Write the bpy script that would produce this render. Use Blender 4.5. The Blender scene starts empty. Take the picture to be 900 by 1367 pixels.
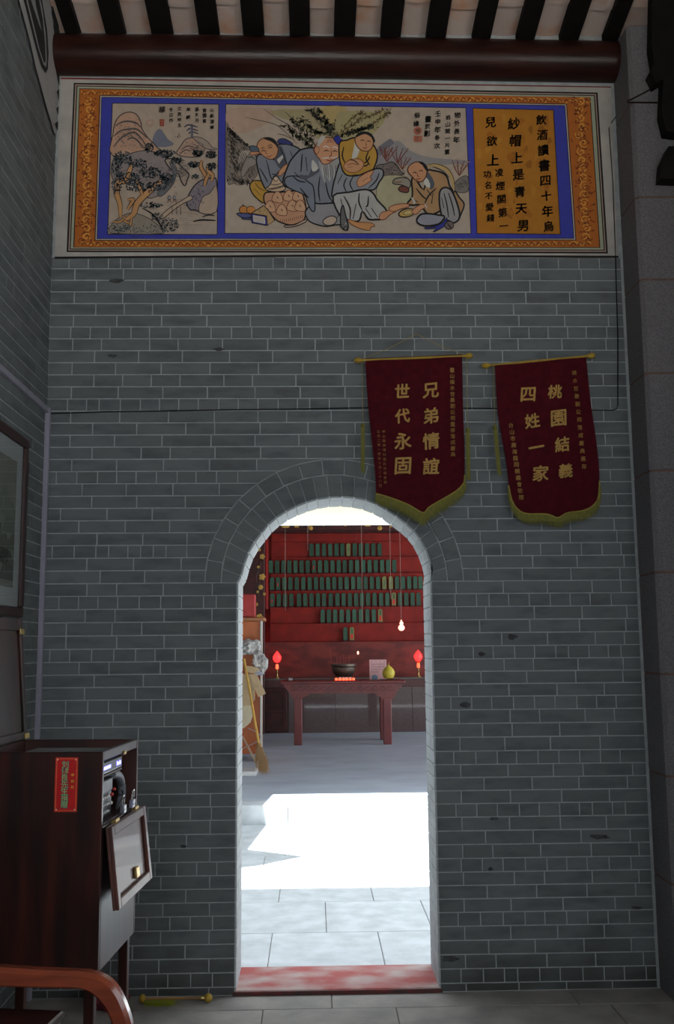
import bpy, bmesh, math, random
from math import sin, cos, radians, pi
from mathutils import Vector, Matrix
random.seed(7)
SC = bpy.context.scene
COL = SC.collection
# ---------------------------------------------------------------- camera
P_, Y_, R_, F_ = radians(7.91), radians(1.42), radians(-.49), 1302.   # pitch, yaw, roll, focal length in px of a 900x1367 frame
CZ = 1.65
fw = Vector((sin(Y_)*cos(P_), cos(Y_)*cos(P_), sin(P_))); r0 = Vector((cos(Y_), -sin(Y_), 0)); u0 = r0.cross(fw)
RT = r0*cos(R_) + u0*sin(R_); UP = -r0*sin(R_) + u0*cos(R_); FW = fw
cd = bpy.data.cameras.new('camera'); cam = bpy.data.objects.new('camera', cd); COL.objects.link(cam)
M = Matrix((RT, UP, -FW)).transposed().to_4x4(); M.translation = Vector((0, 0, CZ)); cam.matrix_world = M
cd.sensor_fit = 'VERTICAL'; cd.sensor_height = 24; cd.sensor_width = 24; cd.lens = 24*F_/1367; cd.clip_start = .05; cd.clip_end = 200
SC.camera = cam
# ---------------------------------------------------------------- world, sun, exposure
w = bpy.data.worlds.new('sky'); SC.world = w; w.use_nodes = True
w.node_tree.nodes['Background'].inputs[0].default_value = (.86, .93, 1.0, 1)
w.node_tree.nodes['Background'].inputs[1].default_value = 2.05
SUN_T = Vector((.22, .33, -1.0)).normalized()                          # the way the sunlight travels
sl = bpy.data.lights.new('sun', 'SUN'); sl.energy = 14; sl.angle = radians(.6); sl.color = (1, .97, .92)
so = bpy.data.objects.new('sun', sl); COL.objects.link(so); so.rotation_euler = SUN_T.to_track_quat('-Z', 'Y').to_euler(); so.location = (-4, -2, 12)
SC.view_settings.view_transform = 'Standard'; SC.view_settings.look = 'None'
SC.view_settings.exposure = .70; SC.view_settings.gamma = 1; SC.view_settings.use_curve_mapping = False

def ray(px, py): return FW*F_ + RT*(px-450) - UP*(py-683.5)
def atY(px, py, Y):
    d = ray(px, py); t = Y/d.y; return Vector((d.x*t, Y, CZ+d.z*t))
def atX(px, py, X):
    d = ray(px, py); t = X/d.x; return Vector((X, d.y*t, CZ+d.z*t))
def atZ(px, py, Z=0.):
    d = ray(px, py); t = (Z-CZ)/d.z; return Vector((d.x*t, d.y*t, Z))
def pr(p):
    q = Vector(p)-Vector((0, 0, CZ)); c = q.dot(FW); return (450+F_*q.dot(RT)/c, 683.5-F_*q.dot(UP)/c)
W = 4.967            # front face of the arch wall
XL, XR = -1.378, 1.660
H = .18              # floor of the far hall
# ---------------------------------------------------------------- materials
def lin(c):
    return tuple((v/255/12.92 if v/255 <= .04045 else ((v/255+.055)/1.055)**2.4) for v in c)
MATS = {}
def mat(name, c1, c2=None, rough=.6, metal=0., scale=8., stretch=(1, 1, 1), lo=.35, hi=.65, bump=0., bscale=None, rnd=0., emit=0., world=True, spec=.5, detail=5, coat=0., att=False):
    """procedural surface: two albedos mixed by noise, fine relief, per-object variation"""
    if name in MATS: return MATS[name]
    m = bpy.data.materials.new(name); m.use_nodes = True; MATS[name] = m
    n, l = m.node_tree.nodes, m.node_tree.links; b = n['Principled BSDF']
    b.inputs['Roughness'].default_value = rough; b.inputs['Metallic'].default_value = metal
    b.inputs['Specular IOR Level'].default_value = spec; b.inputs['Coat Weight'].default_value = coat
    co = n.new('ShaderNodeNewGeometry').outputs['Position'] if world else n.new('ShaderNodeTexCoord').outputs['Object']
    mp = n.new('ShaderNodeMapping'); mp.inputs['Scale'].default_value = stretch; l.new(co, mp.inputs[0])
    ns = n.new('ShaderNodeTexNoise'); ns.inputs['Scale'].default_value = scale; ns.inputs['Detail'].default_value = detail; l.new(mp.outputs[0], ns.inputs[0])
    rp = n.new('ShaderNodeMapRange'); rp.inputs[1].default_value = lo; rp.inputs[2].default_value = hi; l.new(ns.outputs[0], rp.inputs[0])
    mx = n.new('ShaderNodeMix'); mx.data_type = 'RGBA'; l.new(rp.outputs[0], mx.inputs[0])
    if att:
        at = n.new('ShaderNodeAttribute'); at.attribute_name = 'Col'; l.new(at.outputs['Color'], mx.inputs[6])
        dk = n.new('ShaderNodeMix'); dk.data_type = 'RGBA'; dk.blend_type = 'MULTIPLY'; dk.inputs[0].default_value = 1
        dk.inputs[7].default_value = (*c1, 1); l.new(at.outputs['Color'], dk.inputs[6]); l.new(dk.outputs[2], mx.inputs[7])
    else:
        mx.inputs[6].default_value = (*c1, 1); mx.inputs[7].default_value = (*(c2 or c1), 1)
    out = mx.outputs[2]
    if rnd:
        oi = n.new('ShaderNodeObjectInfo'); at = n.new('ShaderNodeAttribute'); at.attribute_name = 'rnd'
        ad = n.new('ShaderNodeMath'); ad.operation = 'ADD'; l.new(oi.outputs['Random'], ad.inputs[0]); l.new(at.outputs['Fac'], ad.inputs[1])
        fr = n.new('ShaderNodeMath'); fr.operation = 'FRACT'; l.new(ad.outputs[0], fr.inputs[0])
        mr = n.new('ShaderNodeMapRange'); mr.inputs[3].default_value = 1-rnd; mr.inputs[4].default_value = 1+rnd; l.new(fr.outputs[0], mr.inputs[0])
        hs = n.new('ShaderNodeHueSaturation'); l.new(mr.outputs[0], hs.inputs['Value']); l.new(out, hs.inputs['Color']); out = hs.outputs[0]
    l.new(out, b.inputs['Base Color'])
    if bump:
        nb = n.new('ShaderNodeTexNoise'); nb.inputs['Scale'].default_value = bscale or scale*4; nb.inputs['Detail'].default_value = 4; l.new(mp.outputs[0], nb.inputs[0])
        bp = n.new('ShaderNodeBump'); bp.inputs['Strength'].default_value = bump; bp.inputs['Distance'].default_value = .01
        l.new(nb.outputs[0], bp.inputs['Height']); l.new(bp.outputs[0], b.inputs['Normal'])
    if emit:
        l.new(out, b.inputs['Emission Color']); b.inputs['Emission Strength'].default_value = emit
    return m
BRICK = mat('grey_brick', (.150, .166, .171), (.085, .097, .106), .75, scale=6, stretch=(1, 1, 3), lo=.46, hi=.80, bump=.25, bscale=60, rnd=.11)
def add_grime(m, z1=.30, c=(.030, .030, .022)):
    n, l = m.node_tree.nodes, m.node_tree.links; b = n['Principled BSDF']; src = b.inputs['Base Color'].links[0].from_socket
    g = n.new('ShaderNodeNewGeometry'); sx = n.new('ShaderNodeSeparateXYZ'); l.new(g.outputs['Position'], sx.inputs[0])
    ns = n.new('ShaderNodeTexNoise'); ns.inputs['Scale'].default_value = 4; ns.inputs['Detail'].default_value = 6; l.new(g.outputs['Position'], ns.inputs[0])
    a = n.new('ShaderNodeMath'); a.operation = 'MULTIPLY_ADD'; l.new(ns.outputs[0], a.inputs[0]); a.inputs[1].default_value = .5; l.new(sx.outputs[2], a.inputs[2])
    r = n.new('ShaderNodeMapRange'); l.new(a.outputs[0], r.inputs[0]); r.inputs[1].default_value = .25+z1*.9; r.inputs[2].default_value = .20; r.inputs[3].default_value = 0; r.inputs[4].default_value = .75
    mx = n.new('ShaderNodeMix'); mx.data_type = 'RGBA'; l.new(r.outputs[0], mx.inputs[0]); l.new(src, mx.inputs[6]); mx.inputs[7].default_value = (*c, 1); l.new(mx.outputs[2], b.inputs['Base Color'])
add_grime(BRICK)
MORTAR = mat('white_pointing', (.42, .45, .46), (.32, .35, .36), .9, scale=20)
REVEAL = mat('reveal_brick', (.46, .49, .50), (.36, .39, .41), .8, scale=14, bump=.2, rnd=.07)
POINT = mat('reveal_pointing', (.8, .82, .82), rough=.9)
PLASTER = mat('lime_plaster', (.50, .47, .43), (.40, .375, .35), .85, scale=9, bump=.15)
GRANITE = mat('granite', (.19, .18, .19), (.125, .12, .128), .8, scale=160, lo=.4, hi=.6, bump=.3, bscale=220)
PJOINT = mat('ochre_joint', (.20, .11, .08), (.12, .08, .06), .9, scale=30)
SLAB = mat('paving_stone', (.36, .34, .31), (.25, .24, .225), .7, scale=6, bump=.15, bscale=60, rnd=.08)
CSLAB = mat('court_stone', (.56, .60, .63), (.44, .48, .50), .75, scale=7, bump=.1, bscale=60, rnd=.04)
CONCRETE = mat('smooth_concrete', (.44, .50, .58), (.33, .38, .46), .55, scale=2.2, stretch=(.8, 1.3, 1), lo=.38, hi=.75)
GROUT = mat('dark_grout', (.12, .12, .11), rough=.9)
SILL = mat('worn_red_sill', (.38, .075, .070), (.46, .36, .34), .6, scale=4, stretch=(1, 1.6, 1), lo=.40, hi=.66, detail=14)
SILLE = mat('sill_edge', (.17, .02, .02), (.04, .035, .03), .6, scale=20)
LOG = mat('varnished_log', (.040, .011, .008), (.016, .006, .005), .30, spec=.28, scale=6, stretch=(.4, 3, 3), bump=.12, bscale=30)
RAFTER = mat('black_rafter', (.006, .005, .005), (.010, .008, .007), .8, spec=.2, scale=12)
TILE = mat('roof_tile', (.62, .50, .45), (.60, .32, .19), .85, scale=6, lo=.5, hi=.75, bump=.1, rnd=.10)
STAIN = mat('brick_stain', (.035, .034, .034), (.075, .08, .085), .9, scale=40)
PVC = mat('lilac_trunking', (.34, .33, .41), (.30, .29, .36), .5)
CABW = mat('mahogany', (.052, .012, .008), (.018, .008, .007), .32, scale=7, stretch=(3, 3, .35), lo=.35, hi=.6, bump=.05)
CABI = mat('mahogany_inner', (.06, .018, .012), (.03, .010, .008), .5, scale=7, stretch=(1, 1, .4))
CHAIRW = mat('polished_redwood', (.30, .060, .024), (.17, .032, .014), .22, scale=7, stretch=(.6, 3, 3), coat=.4)
DARKW = mat('dark_wood', (.05, .013, .010), (.025, .009, .008), .35, scale=7, stretch=(.5, 3, 3))
BRASS = mat('brass', (.55, .40, .16), (.40, .28, .10), .35, .9, scale=40)
STEEL = mat('bright_steel', (.75, .75, .78), rough=.2, metal=1)
BLACKP = mat('black_plastic', (.012, .012, .015), rough=.35)
GREYP = mat('grey_metal', (.22, .23, .26), (.17, .18, .2), .45, scale=30)
WHITEP = mat('white_plastic', (.8, .8, .8), rough=.4)
REDP = mat('red_plastic', (.6, .03, .02), rough=.4)
BLUEG = mat('blue_display', (.12, .12, 1.), emit=5, rough=.5)
REDG = mat('red_bulb', (1., .02, .02), emit=2.2, rough=.4)
PINKG = mat('pink_bulb', (1., .42, .30), emit=1.6, rough=.4)
CANDG = mat('red_candle_light', (1., .10, .04), emit=1.6, rough=.4)
VELVET = mat('red_velvet', (.085, .004, .009), (.062, .003, .007), .9, scale=30, bump=.2, bscale=300, spec=.2)
GOLDT = mat('gold_print', (.55, .31, .06), (.42, .24, .05), .6, scale=60)
FRINGE = mat('olive_fringe', (.24, .22, .035), (.13, .13, .03), .8, scale=70, stretch=(4, 4, .6))
BRAID = mat('gold_braid', (.40, .33, .06), (.28, .23, .05), .7, scale=150)
KNOB = mat('yellow_knob', (.50, .33, .03), (.40, .25, .03), .4, scale=20)
STRING = mat('olive_string', (.35, .28, .08), rough=.8)
PAINT = mat('mural_paint', (.90, .89, .88), None, .85, scale=26, lo=.38, hi=.72, att=True)
LABELM = mat('label_print', (.85, .85, .85), None, .5, scale=30, att=True)
REDWALL = mat('altar_red', (.30, .018, .011), (.21, .014, .010), .55, spec=.3, scale=5, bump=.1)
REDMOT = mat('mottled_red', (.21, .026, .019), (.11, .013, .011), .5, scale=3, stretch=(1, 1, 2.6), lo=.42, hi=.60)
DARKRED = mat('dark_red_lacquer', (.07, .010, .010), (.035, .008, .008), .45, scale=8)
GILT = mat('gilding', (.62, .38, .08), (.45, .26, .06), .45, .4, scale=30)
TABG = mat('green_tablet', (.028, .11, .072), (.045, .10, .055), .5, scale=16, rnd=.25, world=False)
TABY = mat('gilt_green_tablet', (.28, .27, .09), (.12, .20, .09), .5, scale=20, world=False)
TABR = mat('red_slip', (.75, .03, .03), rough=.6)
GRANR = mat('polished_granite', (.15, .10, .095), (.07, .05, .05), .04, scale=130, lo=.4, hi=.6)
LEDGE = mat('granite_ledge', (.16, .13, .12), (.10, .08, .08), .3, scale=90)
TABLEW = mat('offering_table_wood', (.20, .040, .040), (.14, .030, .032), .35, scale=8, stretch=(1, 1, .4), bump=.05)
CREAM = mat('cream_limewash', (.33, .30, .215), (.31, .28, .20), .8)
WHITEW = mat('white_fascia', (.85, .85, .84), rough=.8)
TAN = mat('cardboard', (.55, .40, .24), (.47, .34, .20), .8, scale=12)
ORANGEW = mat('orange_cabinet_wood', (.50, .14, .04), (.40, .10, .03), .4, scale=8, stretch=(1, 1, .3))
PLAST = mat('clear_plastic_bag', (.62, .60, .58), (.28, .27, .27), .15, scale=22, bump=1, bscale=30)
STICK = mat('yellow_broomstick', (.70, .42, .10), (.62, .36, .08), .4, scale=20)
STRAW = mat('straw', (.42, .26, .13), (.30, .18, .09), .9, scale=60, stretch=(3, 3, .5))
POMELO = mat('pomelo_skin', (.62, .50, .05), (.50, .42, .05), .45, scale=30)
BRONZE = mat('old_bronze', (.07, .055, .045), (.12, .09, .07), .4, .6, scale=20)
PINKP = mat('pink_paper', (.75, .45, .46), (.70, .42, .44), .7, scale=20)
PORC = mat('porcelain', (.55, .57, .60), rough=.2)
ROSE = mat('rose_cloth', (.35, .01, .03), (.12, .01, .02), .8, scale=12)
ROOF = mat('roof_underside', (.10, .07, .05), (.06, .045, .04), .8, scale=10)
OUTER = mat('outer_wall', (.55, .55, .52), (.48, .48, .46), .85, scale=4)

# ---------------------------------------------------------------- mesh helpers
class MB:
    def __init__(s, T=None): s.v = []; s.f = []; s.c = []; s.col = (1, 1, 1); s.T = T
    def add(s, vs, fs):
        o = len(s.v); s.v += [s.T(Vector(p)) if s.T else Vector(p) for p in vs]
        for f in fs: s.f.append(tuple(o+i for i in f)); s.c.append(s.col)
        return s
    def box(s, a, b):
        (x0, y0, z0), (x1, y1, z1) = a, b
        return s.add([(x0, y0, z0), (x1, y0, z0), (x1, y1, z0), (x0, y1, z0), (x0, y0, z1), (x1, y0, z1), (x1, y1, z1), (x0, y1, z1)],
                     [(0, 3, 2, 1), (4, 5, 6, 7), (0, 1, 5, 4), (1, 2, 6, 5), (2, 3, 7, 6), (3, 0, 4, 7)])
    def cbox(s, a, b, e=.006):
        """box with chamfered edges"""
        x0, x1 = sorted((a[0], b[0])); y0, y1 = sorted((a[1], b[1])); z0, z1 = sorted((a[2], b[2]))
        e = min(e, (x1-x0)/3, (y1-y0)/3, (z1-z0)/3)
        bm = bmesh.new(); bmesh.ops.create_cube(bm, size=1)
        for v in bm.verts: v.co = Vector((x0+(v.co.x+.5)*(x1-x0), y0+(v.co.y+.5)*(y1-y0), z0+(v.co.z+.5)*(z1-z0)))
        bmesh.ops.bevel(bm, geom=list(bm.edges), offset=e, segments=1, affect='EDGES')
        bm.verts.index_update(); s.add([v.co.copy() for v in bm.verts], [[v.index for v in f.verts] for f in bm.faces]); bm.free(); return s
    def prism(s, poly, d):
        """closed outline (3D points, one plane) extruded by the vector d"""
        n = len(poly); P = [Vector(p) for p in poly]; d = Vector(d)
        return s.add(P+[p+d for p in P], [tuple(range(n)), tuple(range(2*n-1, n-1, -1))]+[(i, i+n, (i+1) % n+n, (i+1) % n) for i in range(n)])
    def tube(s, pts, r, n=8, cap=True):
        P = [Vector(p) for p in pts]; R = r if isinstance(r, (list, tuple)) else [r]*len(P); vs = []; fs = []
        for i, p in enumerate(P):
            t = (P[min(i+1, len(P)-1)]-P[max(i-1, 0)]).normalized(); a = t.orthogonal() if abs(t.z) > .95 or True else t
            ref = Vector((0, 0, 1)) if abs(t.z) < .9 else Vector((1, 0, 0)); a = t.cross(ref).normalized(); b = t.cross(a)
            for k in range(n): vs.append(p+a*cos(2*pi*k/n)*R[i]+b*sin(2*pi*k/n)*R[i])
        for i in range(len(P)-1):
            for k in range(n): fs.append((i*n+k, i*n+(k+1) % n, (i+1)*n+(k+1) % n, (i+1)*n+k))
        if cap: fs += [tuple(range(n-1, -1, -1)), tuple((len(P)-1)*n+k for k in range(n))]
        return s.add(vs, fs)
    def lathe(s, prof, c, n=20):
        """profile of (radius, height) turned about the vertical through c"""
        vs = []; fs = []; c = Vector(c)
        for r, z in prof:
            for k in range(n): vs.append(c+Vector((r*cos(2*pi*k/n), r*sin(2*pi*k/n), z)))
        for i in range(len(prof)-1):
            for k in range(n): fs.append((i*n+k, i*n+(k+1) % n, (i+1)*n+(k+1) % n, (i+1)*n+k))
        fs += [tuple(range(n-1, -1, -1)), tuple((len(prof)-1)*n+k for k in range(n))]
        return s.add(vs, fs)
    def ball(s, c, r, n=12, m=8, sc=(1, 1, 1)):
        vs = []; fs = []; c = Vector(c)
        for i in range(m+1):
            a = pi*i/m
            for k in range(n): vs.append(c+Vector((r*sc[0]*sin(a)*cos(2*pi*k/n), r*sc[1]*sin(a)*sin(2*pi*k/n), r*sc[2]*cos(a))))
        for i in range(m):
            for k in range(n): fs.append((i*n+k, (i+1)*n+k, (i+1)*n+(k+1) % n, i*n+(k+1) % n))
        return s.add(vs, fs)
    def build(s, name, m, parent=None, smooth=False, base=False, rnds=None):
        lo = Vector([min(v[i] for v in s.v) for i in range(3)]); hi = Vector([max(v[i] for v in s.v) for i in range(3)])
        o = (lo+hi)/2
        if parent is None or base: o.z = lo.z
        me = bpy.data.meshes.new(name); me.from_pydata([v-o for v in s.v], [], s.f); me.materials.append(m)
        if smooth:
            for p in me.polygons: p.use_smooth = True
        if any(c != (1, 1, 1) for c in s.c):
            at = me.attributes.new('Col', 'FLOAT_COLOR', 'FACE')
            for i, c in enumerate(s.c): at.data[i].color = (*c, 1)
        if rnds:
            at = me.attributes.new('rnd', 'FLOAT', 'FACE')
            for i, c in enumerate(rnds): at.data[i].value = c
        ob = bpy.data.objects.new(name, me); COL.objects.link(ob)
        if smooth:
            try: me.set_sharp_from_angle(angle=radians(40))
            except Exception: pass
        if parent is not None:
            ob.parent = parent; q = parent; off = Vector((0, 0, 0))
            while q is not None: off += q.location; q = q.parent
            ob.location = o-off
        else: ob.location = o
        return ob
def tag(o, label=None, cat=None, group=None, kind=None):
    for k, v in (('label', label), ('category', cat), ('group', group), ('kind', kind)):
        if v: o[k] = v
    return o
def thing(name, label, cat, loc, group=None):
    o = bpy.data.objects.new(name, None); COL.objects.link(o); o.location = loc; o.empty_display_size = .1
    return tag(o, label, cat, group)
def holder(name, loc=(0, 0, 0)):
    o = bpy.data.objects.new(name, None); COL.objects.link(o); o.location = loc; return tag(o, kind='structure')
def struct(name, mb, m, **k): return tag(mb.build(name, m, **k), kind='structure')
def copy_tree(o, d, label=None, group=None):
    r = o.copy(); COL.objects.link(r); r.location = o.location+Vector(d)
    if label: r['label'] = label
    if group: r['group'] = group
    for ch in list(o.children):
        c = ch.copy(); COL.objects.link(c); c.parent = r
    return r
def smooth_pts(pts, closed=False, k=4):
    n = len(pts); out = []
    if n < 3: return [Vector(p) for p in pts]
    P = [Vector(p) for p in pts]
    for i in range(n if closed else n-1):
        a = P[(i-1) % n] if closed or i else P[0]; b = P[i]; c = P[(i+1) % n]; d = P[(i+2) % n] if closed or i+2 < n else P[-1]
        for j in range(k):
            t = j/k; out.append(.5*((2*b)+(c-a)*t+(2*a-5*b+4*c-d)*t*t+(-a+3*b-3*c+d)*t*t*t))
    if not closed: out.append(P[-1])
    return out
# glyphs: outlines of single characters taken from the default font, as flat meshes
GL = {}
def glyph(ch, bold=0.0):
    key = (ch, bold)
    if key in GL: return GL[key]
    cu = bpy.data.curves.new('g', 'FONT'); cu.body = ch; cu.resolution_u = 2; cu.offset = bold; cu.align_x = 'CENTER'; cu.align_y = 'CENTER'
    ob = bpy.data.objects.new('g', cu); COL.objects.link(ob); bpy.context.view_layer.update()
    dg = bpy.context.evaluated_depsgraph_get(); me = ob.evaluated_get(dg).to_mesh()
    vs = [v.co.copy() for v in me.vertices]; fs = [tuple(p.vertices) for p in me.polygons]
    ob.evaluated_get(dg).to_mesh_clear(); bpy.data.objects.remove(ob); bpy.data.curves.remove(cu)
    if vs:
        lo = Vector((min(v.x for v in vs), min(v.y for v in vs), 0)); hi = Vector((max(v.x for v in vs), max(v.y for v in vs), 0)); c = (lo+hi)/2
        s = .92 if ch not in '一二' else .92
        k = s/max(hi.x-lo.x, hi.y-lo.y, .3); vs = [(v-c)*k for v in vs]
    GL[key] = (vs, fs); return GL[key]
YR, OZ, OT, OX = -.75, 1.75, 3.7, 4.2      # added wall behind the camera, there for the light: its place, and the sill, head and right side of its opening
# ================================================================ the arch wall
def quad_px(mb, P, Y):   # pixel corners on the plane Y
    mb.add([atY(x, y, Y) for x, y in P], [tuple(range(len(P)))])
front = [(319.5, 781), (322, 768), (326, 752), (332, 736), (341, 721), (351, 709), (360, 697.5), (372, 688), (386, 680), (400, 673.5), (415, 668), (430, 664.5),
         (449, 662), (466, 663), (482, 665), (498.5, 670), (512, 677), (525, 686), (540, 697), (551, 706), (560, 717), (568, 731), (574, 747), (578, 763), (580, 777)]
ARC = [atY(x, y, W) for x, y in front]
DL, DR, ZS = -.388, .603, 1.98075
ARC[0] = Vector((DL, W, ZS)); ARC[-1] = Vector((DR, W, ZS))
RC = ((DL+DR)/2, ZS); RM = (.576, .553); RO = (.658, .633)     # rings of the arch: half width, rise
def ring(R, a): return Vector((RC[0]-R[0]*cos(a), W, RC[1]+R[1]*sin(a)))
def arc_at(t):           # t 0..1 along the measured inner curve
    s = t*(len(ARC)-1); i = min(int(s), len(ARC)-2); return ARC[i].lerp(ARC[i+1], s-i)
WT = .34                 # wall thickness
wall = holder('wall_front', (0, W, 0))
Z_TOP = 5.05
def mortar_face(mb, Y, x0, x1, zt):
    A = [Vector((DL, Y, 0))]+[Vector((p.x, Y, p.z)) for p in ARC]+[Vector((DR, Y, 0))]
    mb.add([(x0, Y, 0), (DL, Y, 0), (DL, Y, ZS), (x0, Y, ZS)], [(0, 1, 2, 3)]); mb.add([(DR, Y, 0), (x1, Y, 0), (x1, Y, ZS), (DR, Y, ZS)], [(0, 1, 2, 3)])
    mb.add([(x0, Y, ZS), (DL, Y, ZS), (DL, Y, zt), (x0, Y, zt)], [(0, 1, 2, 3)]); mb.add([(DR, Y, ZS), (x1, Y, ZS), (x1, Y, zt), (DR, Y, zt)], [(0, 1, 2, 3)])
    for p, q in zip(ARC, ARC[1:]): mb.add([(p.x, Y, p.z), (q.x, Y, q.z), (q.x, Y, zt), (p.x, Y, zt)], [(0, 1, 2, 3)])
mb = MB(); mortar_face(mb, W, -1.75, 6.0, 5.6); mb.build('mortar', MORTAR, wall)
mb = MB(); mortar_face(mb, W+WT, -4.5, 6.0, 5.0); mb.build('rear_face', OUTER, wall)
mb = MB()
PTH = [Vector((DL, 0, 0))]+ARC+[Vector((DR, 0, 0))]
for p, q in zip(PTH, PTH[1:]): mb.add([(p.x, W, p.z), (q.x, W, q.z), (q.x, W+WT, q.z), (p.x, W+WT, p.z)], [(0, 1, 2, 3)])
mb.build('reveal_mortar', POINT, wall)

# courses: header rows read off the photograph, stretcher rows between them
anch = [3.680, 3.296, 2.908, 2.525, 2.142, 1.884, 1.619, 1.369, 1.099, .847, .585, .333]; nrow = [6, 6, 6, 6, 4, 4, 4, 4, 4, 4, 4]
rows = []                # (z centre, is header row, pitch)
for i, n in enumerate(nrow):
    d = (anch[i]-anch[i+1])/n
    for k in range(n): rows.append((anch[i]-d*k, k == 0, d))
for k in range(6): rows.append((.333-.0655*k, k in (0, 4), .0655))
rowz = []
for i, (z, h, d) in enumerate(rows):
    zt = (z+rows[i-1][0])/2 if i else z+d/2; zb = (z+rows[i+1][0])/2 if i+1 < len(rows) else 0.
    if zt > .012: rowz.append((max(zb, 0), zt, h))
J = .0021                # half joint
def outer_x(z, side):    # edge of the opening with its arch rings
    if z <= ZS+1e-4: return DL if side < 0 else DR
    t = (z-ZS)/RO[1]
    if t >= 1: return None
    return RC[0]+side*RO[0]*math.sqrt(1-t*t)
def courses(x0, x1, quoin=True, seed=3):
    """yields (x left, x right, zb, zt, trapezoid corners or None)"""
    rg = random.Random(seed)
    for ri, (zb, zt, hd) in enumerate(rowz):
        segs = [(x0, x1, None, None)]
        a = outer_x(zb, -1); b = outer_x(zt, -1)
        if a is not None: segs = [(x0, a, None, b if b is not None else RC[0]), (outer_x(zb, 1), x1, (outer_x(zt, 1) if b is not None else RC[0]), None)]
        for si, (s0, s1, lt, rt) in enumerate(segs):
            L = .104 if hd else .240
            xs = [s0]
            first = L*(.52 if (ri % 2) else 1.) if not hd else L*rg.uniform(.8, 1.15)
            if len(segs) == 2 and si == 0:      # count from the jamb outward
                e = s1; c = [e]; e -= first
                while e > s0+.05: c.append(e); e -= L*rg.uniform(.93, 1.07) if rg.random() > .1 else L*.62
                xs = [s0]+c[::-1]
            else:
                e = s0+first
                while e < s1-.05: xs.append(e); e += L*rg.uniform(.93, 1.07) if rg.random() > .1 else L*.62
                xs.append(s1)
            for k in range(len(xs)-1):
                bl, br = xs[k], xs[k+1]; tl, tr = bl, br
                if lt is not None: tl = bl if k and bl > lt else (max(bl, lt) if k else lt)
                if rt is not None: tr = br if br < rt and k < len(xs)-2 else (min(br, rt) if k < len(xs)-2 else rt); tl = min(tl, rt)
                if lt is not None: tr = max(tr, lt)
                yield bl, br, tl, tr, zb, zt, hd
def brick_verts(bl, br, tl, tr, zb, zt, y0, y1):
    z0, z1 = zb+J, zt-J; e = .0022
    return ([(bl+J, y1, z0), (br-J, y1, z0), (tr-J, y1, z1), (tl+J, y1, z1), (bl+J+e, y0, z0+e), (br-J-e, y0, z0+e), (tr-J-e, y0, z1-e), (tl+J+e, y0, z1-e)],
            [(4, 5, 6, 7), (0, 1, 5, 4), (1, 2, 6, 5), (2, 3, 7, 6), (3, 0, 4, 7)])
unit = MB(); unit.add([(-.5, .5, -.5), (.5, .5, -.5), (.5, .5, .5), (-.5, .5, .5), (-.49, -.5, -.46), (.49, -.5, -.46), (.49, -.5, .46), (-.49, -.5, .46)], [(4, 5, 6, 7), (0, 1, 5, 4), (1, 2, 6, 5), (2, 3, 7, 6), (3, 0, 4, 7)])
UB = bpy.data.meshes.new('brick'); UB.from_pydata([tuple(v) for v in unit.v], [], unit.f); UB.materials.append(BRICK)
def add_bricks(parent, items, xf=None, limit=300, seed=1):
    """items: (bl,br,tl,tr,zb,zt,hd); the largest in view become single bricks, the rest one mesh"""
    rg = random.Random(seed); sc = []
    for it in items:
        c = Vector(((it[0]+it[1])/2, W, (it[4]+it[5])/2)); c2 = xf(c) if xf else c
        if c2.y < .3: sc.append((0, it)); continue
        px, py = pr(c2); vis = -20 < px < 920 and -20 < py < 1387
        if not xf and px < 185 and py > 1000: vis = False
        sc.append(((it[1]-it[0]) if vis else 0, it))
    sc.sort(key=lambda t: -t[0]); n = 0; st = MB(); rn = []
    for s, (bl, br, tl, tr, zb, zt, hd) in sc:
        if br-bl < .014 and tr-tl < .014: continue
        p = rg.uniform(.002, .0038); rect = abs(bl-tl) < 1e-4 and abs(br-tr) < 1e-4
        if n < limit and s > 0:
            if rect:
                o = bpy.data.objects.new('brick', UB); COL.objects.link(o); o.parent = parent
                c = Vector(((bl+br)/2, W-p/2+.001, (zb+zt)/2)); sx = Vector((br-bl-2*J, p+.002, zt-zb-2*J))
                if xf: o.location = xf(c)-parent.location; o.scale = (sx.x, sx.y, sx.z); o.rotation_euler = (0, 0, pi/2)
                else: o.location = c-parent.location; o.scale = sx
            else:
                m_ = MB(xf); v, f = brick_verts(bl, br, tl, tr, zb, zt, W-p, W+.001); m_.add(v, f); m_.build('brick', BRICK, parent)
            n += 1
        else:
            v, f = brick_verts(bl, br, tl, tr, zb, zt, W-p, W+.001); st.add(v, f); rn += [rg.random()]*5
    if st.v:
        st.T = None
        if xf: st.v = [xf(v) for v in st.v]
        tag(st.build('brickwork', BRICK, parent, rnds=rn), kind='stuff')
items = [t for t in courses(XL, XR)]
add_bricks(wall, items)
# brickwork of the same wall, seen only past the pillar: one joined mesh
rg = random.Random(77)
for x, y, rx, ry in ((643, 873, 6, 3.5), (621, 941, 9, 4), (684, 850, 8, 4), (800, 1117, 17, 4), (156, 375, 12, 3), (655, 1160, 4, 3), (150, 475, 7, 3), (850, 1212, 8, 2.5), (660, 1093, 7, 3), (292, 466, 8, 2.5), (245, 1130, 5, 3), (600, 1280, 14, 5)):
    P = [atY(x+rx*cos(a*.45)*rg.uniform(.6, 1.1), y+ry*sin(a*.45)*rg.uniform(.6, 1.1), W-.0042) for a in range(14)]; q = MB(); q.prism(P, (0, .0012, 0)); q.build('dark_stain', STAIN, wall)
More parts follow.
